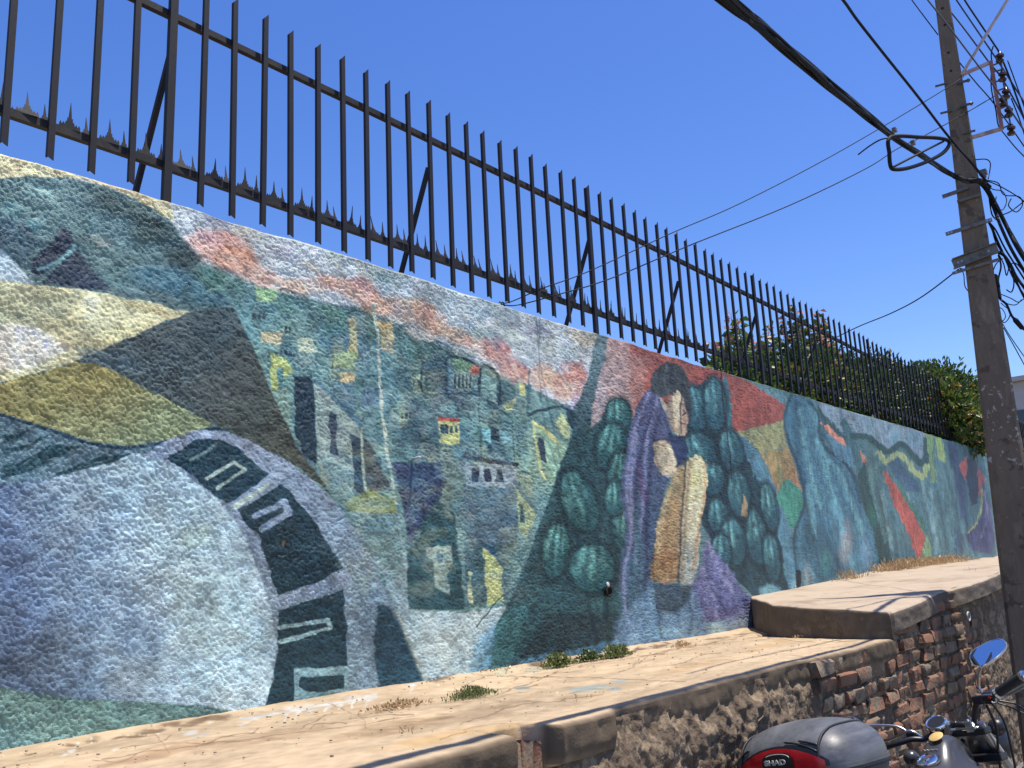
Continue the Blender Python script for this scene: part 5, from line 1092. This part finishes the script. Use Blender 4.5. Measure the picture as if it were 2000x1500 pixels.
MB().loft([flip(sup(CF, CR, HF * 1.02, HR * 1.02, z)) for z in (.900, .902, .911, .914)]).build('case_rim', M_box, case, True, 30)
def rear(r, z, off=0.0):
    s_ = cs(z) if z >= ZS else cs(z); u = min(.999, abs((r - CR) / (HR * s_))); return CF - HF * s_ * (1 - u ** 3.4) ** (1 / 3.4) - off
def lidsurf_z(f, r, off=0.0):
    q = (abs((f - CF) / HF) ** 3.4 + abs((r - CR) / HR) ** 3.4) ** (1 / 3.4); s_ = min(.999, q); t = (1 - s_ ** 2.5) ** (1 / 2.3); return ZS + .142 * t + off
# gasket arcs where the side bulges begin
for rr_ in (.185, -.155):
    arc = []
    for z in np.linspace(.90, 1.0, 9): arc.append(b(rear(rr_, z, .001), rr_, z))
    f0 = rear(rr_, 1.0)
    for f in np.linspace(f0 + .015, CF + .17, 14): arc.append(b(f, rr_, lidsurf_z(f, rr_, .001)))
    MB().tube(arc, .0045, 6).build('gasket', M_rub, case, True)
def patch(r0, r1, zlo, zhi, off, nr=22, nz=10):
    P = np.zeros((nr, nz, 3))
    for i in range(nr):
        r = r0 + (r1 - r0) * i / (nr - 1); a, c = zlo(r), zhi(r)
        for j in range(nz): z = a + (c - a) * j / (nz - 1); P[i, j] = b(rear(r, z, off), r, z)
    return P
arcz = lambda r: .925 + .058 * max(0, 1 - ((r - .03) / .185) ** 2) ** .8
rim = grid_mesh('lens_surround', patch(-.165, .215, lambda r: .775, lambda r: arcz(r) + .007, .003)); link('lens_surround', rim, M_blk, case)
lens = link('reflector', grid_mesh('reflector', patch(-.155, .205, lambda r: .785, arcz, .007)), M_red, case)
bz = lambda r: .942 + .034 * max(0, 1 - ((r - .03) / .07) ** 4) ** .6
link('badge', grid_mesh('badge', patch(-.036, .096, lambda r: .86, lambda r: max(.862, bz(r) - .005), .011)), M_blk, case)
tcu = bpy.data.curves.new('letters', 'FONT'); tcu.body = 'SHAD'; tcu.size = .033; tcu.extrude = .0015; tcu.offset = .0011; tcu.align_x = 'CENTER'; tcu.shear = .0; tcu.space_character = 1.02
tob = bpy.data.objects.new('tmp', tcu); C.objects.link(tob); dg = bpy.context.evaluated_depsgraph_get(); tme = bpy.data.meshes.new_from_object(tob.evaluated_get(dg)); bpy.data.objects.remove(tob); tme.name = 'lettering'
lt = link('lettering', tme, M_letter, case)
lt.matrix_local = Matrix.Translation(Vector(b(rear(.03, .93, .0215), .03, .934))) @ Matrix(((0, 0, -1, 0), (-1, 0, 0, 0), (0, 1, 0, 0), (0, 0, 0, 1))) @ Matrix.Diagonal((1.05, .72, 1, 1))
sw = [b(rear(r, z, .0125), r, z) for r, z in ((-.018, .960), (0, .9645), (.03, .9665), (.06, .9645), (.078, .959), (.084, .953))]; MB().tube(catmull(sw, 4), [.0006] + [.0016] * 18 + [.0008] * 2, 6).build('badge_swoosh', M_letter, case, True)
for pl in ([(.05, 1.0), (.10, .993), (.15, .978), (.182, .962)], [(.11, 1.0), (.15, .992), (.182, .982)], [(-.165, .955), (-.14, .972), (-.11, .984)]):
    MB().tube(catmull([b(rear(r, z, .0), r, z) for r, z in pl], 5), [.0015] + [.004] * (5 * (len(pl) - 1) - 1) + [.003], 6).build('groove', M_blk, case, True)
MB().box(b(rear(.03, .90, .016), .03, .845), (.012, .05, .03)).build('case_latch', M_blk, case, bevel=.003)
for f in (-1.12, -.92): MB().lathe([(.006, 0), (.006, .002), (.003, .003)], b(f, .262, .88), b(0, 1, 0), 10).build('case_screw', M_alu, case, True, 40)
MB().tube([b(f, CR + HR * cs(.885) * (1 - abs((f - CF) / (HF * cs(.885))) ** 3.4) ** (1 / 3.4) + .001, .885) for f in np.linspace(CF - .15, CF + .15, 12)], .0022, 6).build('case_seam', M_blk, case, True)
MB().box(b(-1.0, .02, .73), (.34, .2, .03)).bar(b(-1.1, .12, .7), b(-.75, .12, .62), .02, .02).bar(b(-1.1, -.1, .7), b(-.75, -.1, .62), .02, .02).build('luggage_rack', M_blk, bike)
# --- tank with console nose
prof = [(-.62, .60, .10, .10), (-.58, .66, .13, .12), (-.50, .725, .145, .125), (-.42, .762, .15, .13), (-.34, .785, .15, .13), (-.27, .806, .145, .125), (-.22, .855, .14, .12), (-.17, .885, .13, .11), (-.11, .887, .115, .10), (-.05, .868, .095, .09), (0.0, .83, .07, .08), (.02, .79, .045, .06)]
rings = []
for f, zt, hw, dp in prof:
    r_ = []
    hump = sstep(-.30, -.19, f)
    for k in range(28):
        a = 2 * math.pi * k / 28; c, s = math.cos(a), math.sin(a)
        r0 = math.copysign(abs(c) ** .75, c) * hw; z0 = zt - dp - .02 + (dp + .02) * (math.copysign(abs(s) ** .8, s))
        if s > 0:
            narrow = 1 - abs(r0) / hw; z0 = z0 - hump * .085 * (1 - float(sstep(.30, .62, narrow))) * (s ** .4)
        r_.append(b(f, .02 + r0, z0))
    rings.append(r_)
MB().loft(rings).build('fuel_tank', M_tank, bike, True, 70, sub=1)
cp = MB().lathe([(.043, -.01), (.046, .004), (.043, .012), (.036, .014), (.034, .010), (.012, .011), (.010, .015), (.0, .0155)], b(-.285, .02, .803), b(-.45, 0, 1), 28).build('fuel_cap', M_chr, bike, True, 35)
MB().lathe([(.028, 0), (.030, .0025), (.028, .004)], b(-.185, .03, .884), b(-.55, .02, 1), 28).build('round_sticker', M_gold, bike, True, 40)
MB().tube(catmull([b(-.236 + .003 * math.sin(i * 2.2), -.012 + .008 * i, .842 + .003 * math.cos(i * 2.9)) for i in range(9)], 4), .0012, 5).build('script_mark', M_letter, bike, True)
MB().lathe([(.05, -.004), (.056, .002), (.05, .005)], b(-.285, .02, .802), b(-.45, 0, 1), 28).build('cap_ring', M_blk, bike, True, 40)
# --- speedometer
sp_ax = b(-.62, .06, 1.0); sp_ax = sp_ax / np.linalg.norm(sp_ax); sc_ = b(-.01, -.052, .918)
MB().lathe([(.015, -.065), (.036, -.05), (.043, -.02), (.044, .006), (.038, .012)], sc_, sp_ax, 28).build('speedometer', M_blk, bike, True, 40)
spd = MB().lathe([(.0435, -.006), (.0475, .0), (.0475, .010), (.043, .015), (.038, .013), (.037, .004)], sc_, sp_ax, 32).build('speedometer_ring', M_chr, bike, True, 50)
MB().lathe([(.037, .004), (.036, .0062)], sc_, sp_ax, 28).build('dial', M_glass, bike, False)
u_ = np.cross(sp_ax, (0, 1, 0)); u_ /= np.linalg.norm(u_); v_ = np.cross(sp_ax, u_)
nd = MB(); nd.bar(sc_ + sp_ax * .008, sc_ + sp_ax * .008 + (u_ * .6 + v_ * .8) * .026, .002, .002)
nd.build('needle', M_letter, bike)
for k in range(11):
    a = -2.2 + .44 * k; d = u_ * math.cos(a) + v_ * math.sin(a); MB().bar(sc_ + sp_ax * .0068 + d * .027, sc_ + sp_ax * .0068 + d * .033, .0015, .001).build('dial_tick', M_letter, bike)
MB().box(sc_ + sp_ax * .0068 - u_ * .012, (.004, .018, .008)).build('odometer', M_letter, bike)
# --- fork, clamps, bars
steer = b(.03, .03, .86)
for s in (-1, 1):
    top = b(.03, .03 + .085 * s, .90); bot = b(.44, .03 + .085 * s, .32)
    MB().tube([top, top + (bot - top) * .5], .019, 14).tube([top + (bot - top) * .5, bot], .026, 14).build('fork_tube', M_alu, bike, True, 40)
tc_ = MB(); tc_.box(b(.035, .03, .872), (.06, .22, .028)); tc_.build('triple_clamp', M_blk, bike, bevel=.006)
MB().box(b(.10, .03, .76), (.06, .22, .03)).build('lower_clamp', M_blk, bike, bevel=.005)
for s, c_ in ((-1, b(.0, -.01, .895)), (1, b(.02, .082, .895))):
    MB().box(c_, (.05, .034, .045)).build('bar_riser', M_alu, bike, bevel=.006)
    for d in (-.015, .015): MB().lathe([(.007, 0), (.007, .007), (.004, .009)], c_ + np.array([d, 0, .022]), (0, 0, 1), 10).build('riser_bolt', M_chr, bike, True, 40)
MB().box(b(.02, .082, .888), (.07, .06, .012)).build('clamp_plate', M_alu, bike, bevel=.003)
barR = catmull([b(.01, .0, .912), b(.015, .05, .905), b(.03, .085, .90), b(.02, .115, .945), b(.0, .15, .985), b(-.02, .20, 1.00), b(-.04, .26, 1.012), b(-.06, .40, 1.062)], 6)
MB().tube(barR, .0125, 12).build('handlebar', M_blk, bike, True)
barL = catmull([b(.01, .03, .912), b(.01, -.02, .90), b(-.01, -.07, .885), b(-.03, -.12, .866), b(-.06, -.16, .872), b(-.09, -.22, .862), b(-.10, -.30, .85), b(-.11, -.40, .86)], 6)
MB().tube(barL, .0125, 12).build('handlebar', M_blk, bike, True)
g0, g1 = b(-.05, .272, 1.016), b(-.062, .392, 1.063)
MB().tube([g0 + (g1 - g0) * t for t in np.linspace(0, 1, 12)], [.019 + .0012 * (i % 2) for i in range(12)], 16).build('grip', M_rub, bike, True, 40)
ga = (g1 - g0) / np.linalg.norm(g1 - g0); MB().lathe([(.019, 0), (.022, .004), (.022, .02), (.016, .026), (.013, .045), (.0, .047)], g1, ga, 20).build('bar_end', M_chr, bike, True, 40)
MB().lathe([(.021, 0), (.023, .002), (.021, .012)], g0 - ga * .006, ga, 20).build('throttle_collar', M_chr, bike, True, 40)
MB().tube([b(-.105, -.27, .853), b(-.112, -.40, .862)], .019, 14).build('grip', M_rub, bike, True, 40)
sb = b(-.045, .238, 1.004); R3 = np.stack([b(-.2, .1, .97) , ga, np.cross(b(-.2, .1, .97), ga)], 1)
R3 = np.linalg.qr(R3)[0]
MB().box(sb, (.05, .046, .044), R3).build('switch_housing', M_blk, bike, bevel=.007)
MB().box(sb + b(-.026, .004, .012), (.006, .036, .022), R3).build('switch_face', M_alu, bike, bevel=.002)
MB().lathe([(.006, 0), (.006, .008), (.004, .01)], sb + b(-.028, .010, .0), b(-1, 0, .3), 10).build('stop_button', M_redb, bike, True, 40)
MB().tube(catmull([sb + b(-.03, .012, -.016), sb + b(-.036, .02, -.022), sb + b(-.03, .03, -.018), sb + b(-.03, .032, -.008)], 4), .003, 6).build('switch_hook', M_letter, bike, True)
MB().box(b(-.005, .168, .995), (.05, .05, .036)).build('brake_reservoir', M_blk, bike, bevel=.01)
MB().tube(catmull([b(.02, .2, 1.0), b(.05, .26, 1.0), b(.03, .36, 1.03), b(.02, .42, 1.05)], 6), [.008] * 12 + [.006] * 7, 8).build('brake_lever', M_alu, bike, True)
MB().tube(catmull([b(-.02, -.13, .872), b(-.04, -.17, .905), b(-.05, -.24, .885), b(-.04, -.34, .87)], 6), .007, 8).build('clutch_lever', M_alu, bike, True)
MB().box(b(-.03, -.165, .885), (.05, .04, .03)).build('clutch_perch', M_blk, bike, bevel=.006)
# --- mirrors
def mirror(cpos, stem, hw, hh, tilt, nrm, name='mirror'):
    mr = empty(name); mr.parent = bike
    n = np.array(nrm, float); n /= np.linalg.norm(n); s_ = np.cross(n, (0, 0, 1)); s_ /= np.linalg.norm(s_); t_ = np.cross(s_, n)
    s2 = s_ * math.cos(tilt) + t_ * math.sin(tilt); t2 = -s_ * math.sin(tilt) + t_ * math.cos(tilt)
    def ring(k, d):
        out = []
        for i in range(40):
            a = 2 * math.pi * i / 40; c, s = math.cos(a), math.sin(a); x = math.copysign(abs(c) ** .78, c) * hw * k; y = math.copysign(abs(s) ** .78, s) * hh * k * (1 + .22 * c)
            out.append(cpos + s2 * x + t2 * y + n * d)
        return out
    MB().loft([ring(.35, -.028), ring(.75, -.022), ring(.96, -.012), ring(1.0, -.002), ring(1.0, .003), ring(.95, .0045), ring(.94, .002)], caps=True).build('mirror_shell', M_chr, mr, True, 50)
    gl = MB(); r_ = ring(.935, .0025); gl.v = [tuple(p) for p in r_]; gl.f = [tuple(range(40))]; o = gl.build('mirror_glass', M_mir, mr)
    MB().tube(catmull(stem, 6), .0055, 10).build('mirror_stem', M_alu, mr, True)
mirror(b(.0, .264, 1.176), [b(.015, .176, 1.015), b(.02, .168, 1.05), b(.015, .19, 1.10), b(.012, .225, 1.14), b(.01, .245, 1.165)], .082, .043, -.42, b(-1, .12, .56))
mirror(b(-.13, -.425, .965), [b(-.04, -.17, .89), b(-.05, -.22, .93), b(-.09, -.33, .95), b(-.12, -.39, .955)], .082, .043, .1, b(-1, .1, .35))
# --- indicators, headlamp, cables
for p_, r_ in ((b(.14, .128, .872), .036), (b(.05, -.255, .785), .034)):
    MB().lathe([(.002, -r_), (r_ * .55, -r_ * .85), (r_ * .9, -r_ * .45), (r_, 0), (r_ * .95, r_ * .4), (r_ * .9, r_ * .5)], p_, b(1, 0, 0), 24).build('indicator', M_blk if r_ > .035 else M_tank, bike, True)
    MB().bar(p_, b(.10, .03, p_[2] - .02), .014, .014).build('indicator_arm', M_blk, bike)
MB().lathe([(.002, -.1), (.05, -.085), (.08, -.04), (.088, .0), (.088, .03), (.08, .035)], b(.22, .03, .80), b(1, 0, 0), 28).build('headlamp', M_blk, bike, True)
MB().tube(catmull([b(.0, .235, .985), b(.04, .30, .95), b(.08, .33, .86), b(.1, .29, .77), b(.13, .24, .72), b(.16, .2, .64)], 8), .004, 8).build('brake_hose', M_blk, bike, True)
MB().tube(catmull([b(.01, .20, .985), b(.05, .21, .9), b(.06, .20, .8), b(.09, .17, .70), b(.12, .12, .6)], 8), .005, 8).build('throttle_cable', M_blk, bike, True)
MB().tube(catmull([b(.01, .22, .98), b(.03, .30, .93), b(.05, .36, .86), b(.09, .36, .78), b(.12, .30, .72)], 8), .003, 8).build('switch_cable', M_blk, bike, True)
MB().tube(catmull([b(.01, .18, .97), b(.05, .17, .88), b(.08, .13, .78), b(.1, .1, .68)], 8), .0055, 8).build('wire_sheath', M_rub, bike, True)
MB().box(b(.13, .21, .70), (.04, .04, .03)).build('hose_joint', M_alu, bike, bevel=.006)
# --- lower machine
def wheel(f, rad, wd, r0=.03):
    wh = empty('wheel'); wh.parent = bike; c_ = b(f, r0, rad)
    t = MB(); t.lathe([(rad - .09, -wd * .35), (rad - .05, -wd * .5), (rad - .015, -wd * .42), (rad, -.2 * wd), (rad, .2 * wd), (rad - .015, wd * .42), (rad - .05, wd * .5), (rad - .09, wd * .35)], c_, (0, 1, 0), 40); t.build('tyre', M_tyre, wh, True, 50)
    MB().lathe([(rad - .10, -.03), (rad - .085, -.035), (rad - .085, .035), (rad - .10, .03)], c_, (0, 1, 0), 40).build('rim', M_chr, wh, True, 40)
    MB().lathe([(.03, -.06), (.05, -.05), (.05, .05), (.03, .06)], c_, (0, 1, 0), 20).build('hub', M_alu, wh, True, 40)
    for k in range(10):
        a = 2 * math.pi * k / 10; MB().bar(c_ + np.array([math.cos(a), 0, math.sin(a)]) * .04, c_ + np.array([math.cos(a + .2), 0, math.sin(a + .2)]) * (rad - .09), .008, .02, (0, 1, 0)).build('spoke', M_alu, wh)
wheel(.50, .30, .10); wheel(-.86, .29, .13)
def fender(f, rad, a0, a1, wd, name):
    P = np.zeros((20, 9, 3))
    for i in range(20):
        a = a0 + (a1 - a0) * i / 19
        for j in range(9): q = (j - 4) / 4; rr_ = rad + .03 - .035 * q * q; P[i, j] = b(f, .03, .30) + np.array([math.cos(a) * rr_, q * wd / 2, math.sin(a) * rr_])
    link(name, grid_mesh(name, P), M_tank, bike)
fender(.50, .31, .3, 2.6, .13, 'front_fender'); fender(-.86, .31, .5, 2.9, .18, 'rear_fender')
MB().loft([[b(f, .03 + hw * math.copysign(abs(math.cos(a)) ** .7, math.cos(a)), z + .045 * math.sin(a)) for a in np.linspace(0, 2 * math.pi, 20, endpoint=False)] for f, z, hw in ((-1.0, .70, .08), (-.95, .71, .12), (-.8, .70, .14), (-.68, .67, .14), (-.58, .655, .11), (-.52, .66, .08))]).build('seat', M_rub, bike, True, sub=1)
MB().box(b(-.30, .03, .38), (.30, .22, .24)).build('engine', M_eng, bike, bevel=.03)
en = MB()
for k in range(7): en.box(b(-.2 + .01 * k, .03, .52 + .022 * k), (.16, .17, .008))
en.build('cooling_fins', M_eng, bike)
MB().tube(catmull([b(.0, .03, .84), b(-.2, .03, .72), b(-.5, .03, .62), b(-.8, .03, .60)], 5), .02, 10).tube(catmull([b(.02, .03, .78), b(-.02, .03, .5), b(-.12, .03, .26), b(-.55, .03, .26), b(-.6, .03, .6)], 5), .018, 10).build('frame', M_blk, bike, True)
MB().tube(catmull([b(-.14, .10, .56), b(-.06, .15, .42), b(-.12, .19, .28), b(-.4, .20, .25), b(-.9, .22, .30), b(-1.15, .22, .33)], 6), [.018] * 18 + [.034] * 13, 14).build('exhaust', M_chr, bike, True)
for s in (-1, 1): MB().tube([b(-.72, .03 + s * .13, .62), b(-.84, .03 + s * .13, .32)], .022, 12).build('shock_absorber', M_chr, bike, True)
MB().bar(b(-.6, .03, .30), b(-.86, .13, .29), .03, .04).bar(b(-.6, .03, .30), b(-.86, -.08, .29), .03, .04).build('swing_arm', M_blk, bike)
MB().tube([b(-.35, -.10, .26), b(-.40, -.26, .03)], .011, 8).build('side_stand', M_blk, bike, True)
for s in (-1, 1): MB().tube([b(-.30, .03 + .1 * s, .28), b(-.32, .03 + .3 * s, .28)], .013, 8).build('footrest', M_rub, bike, True)
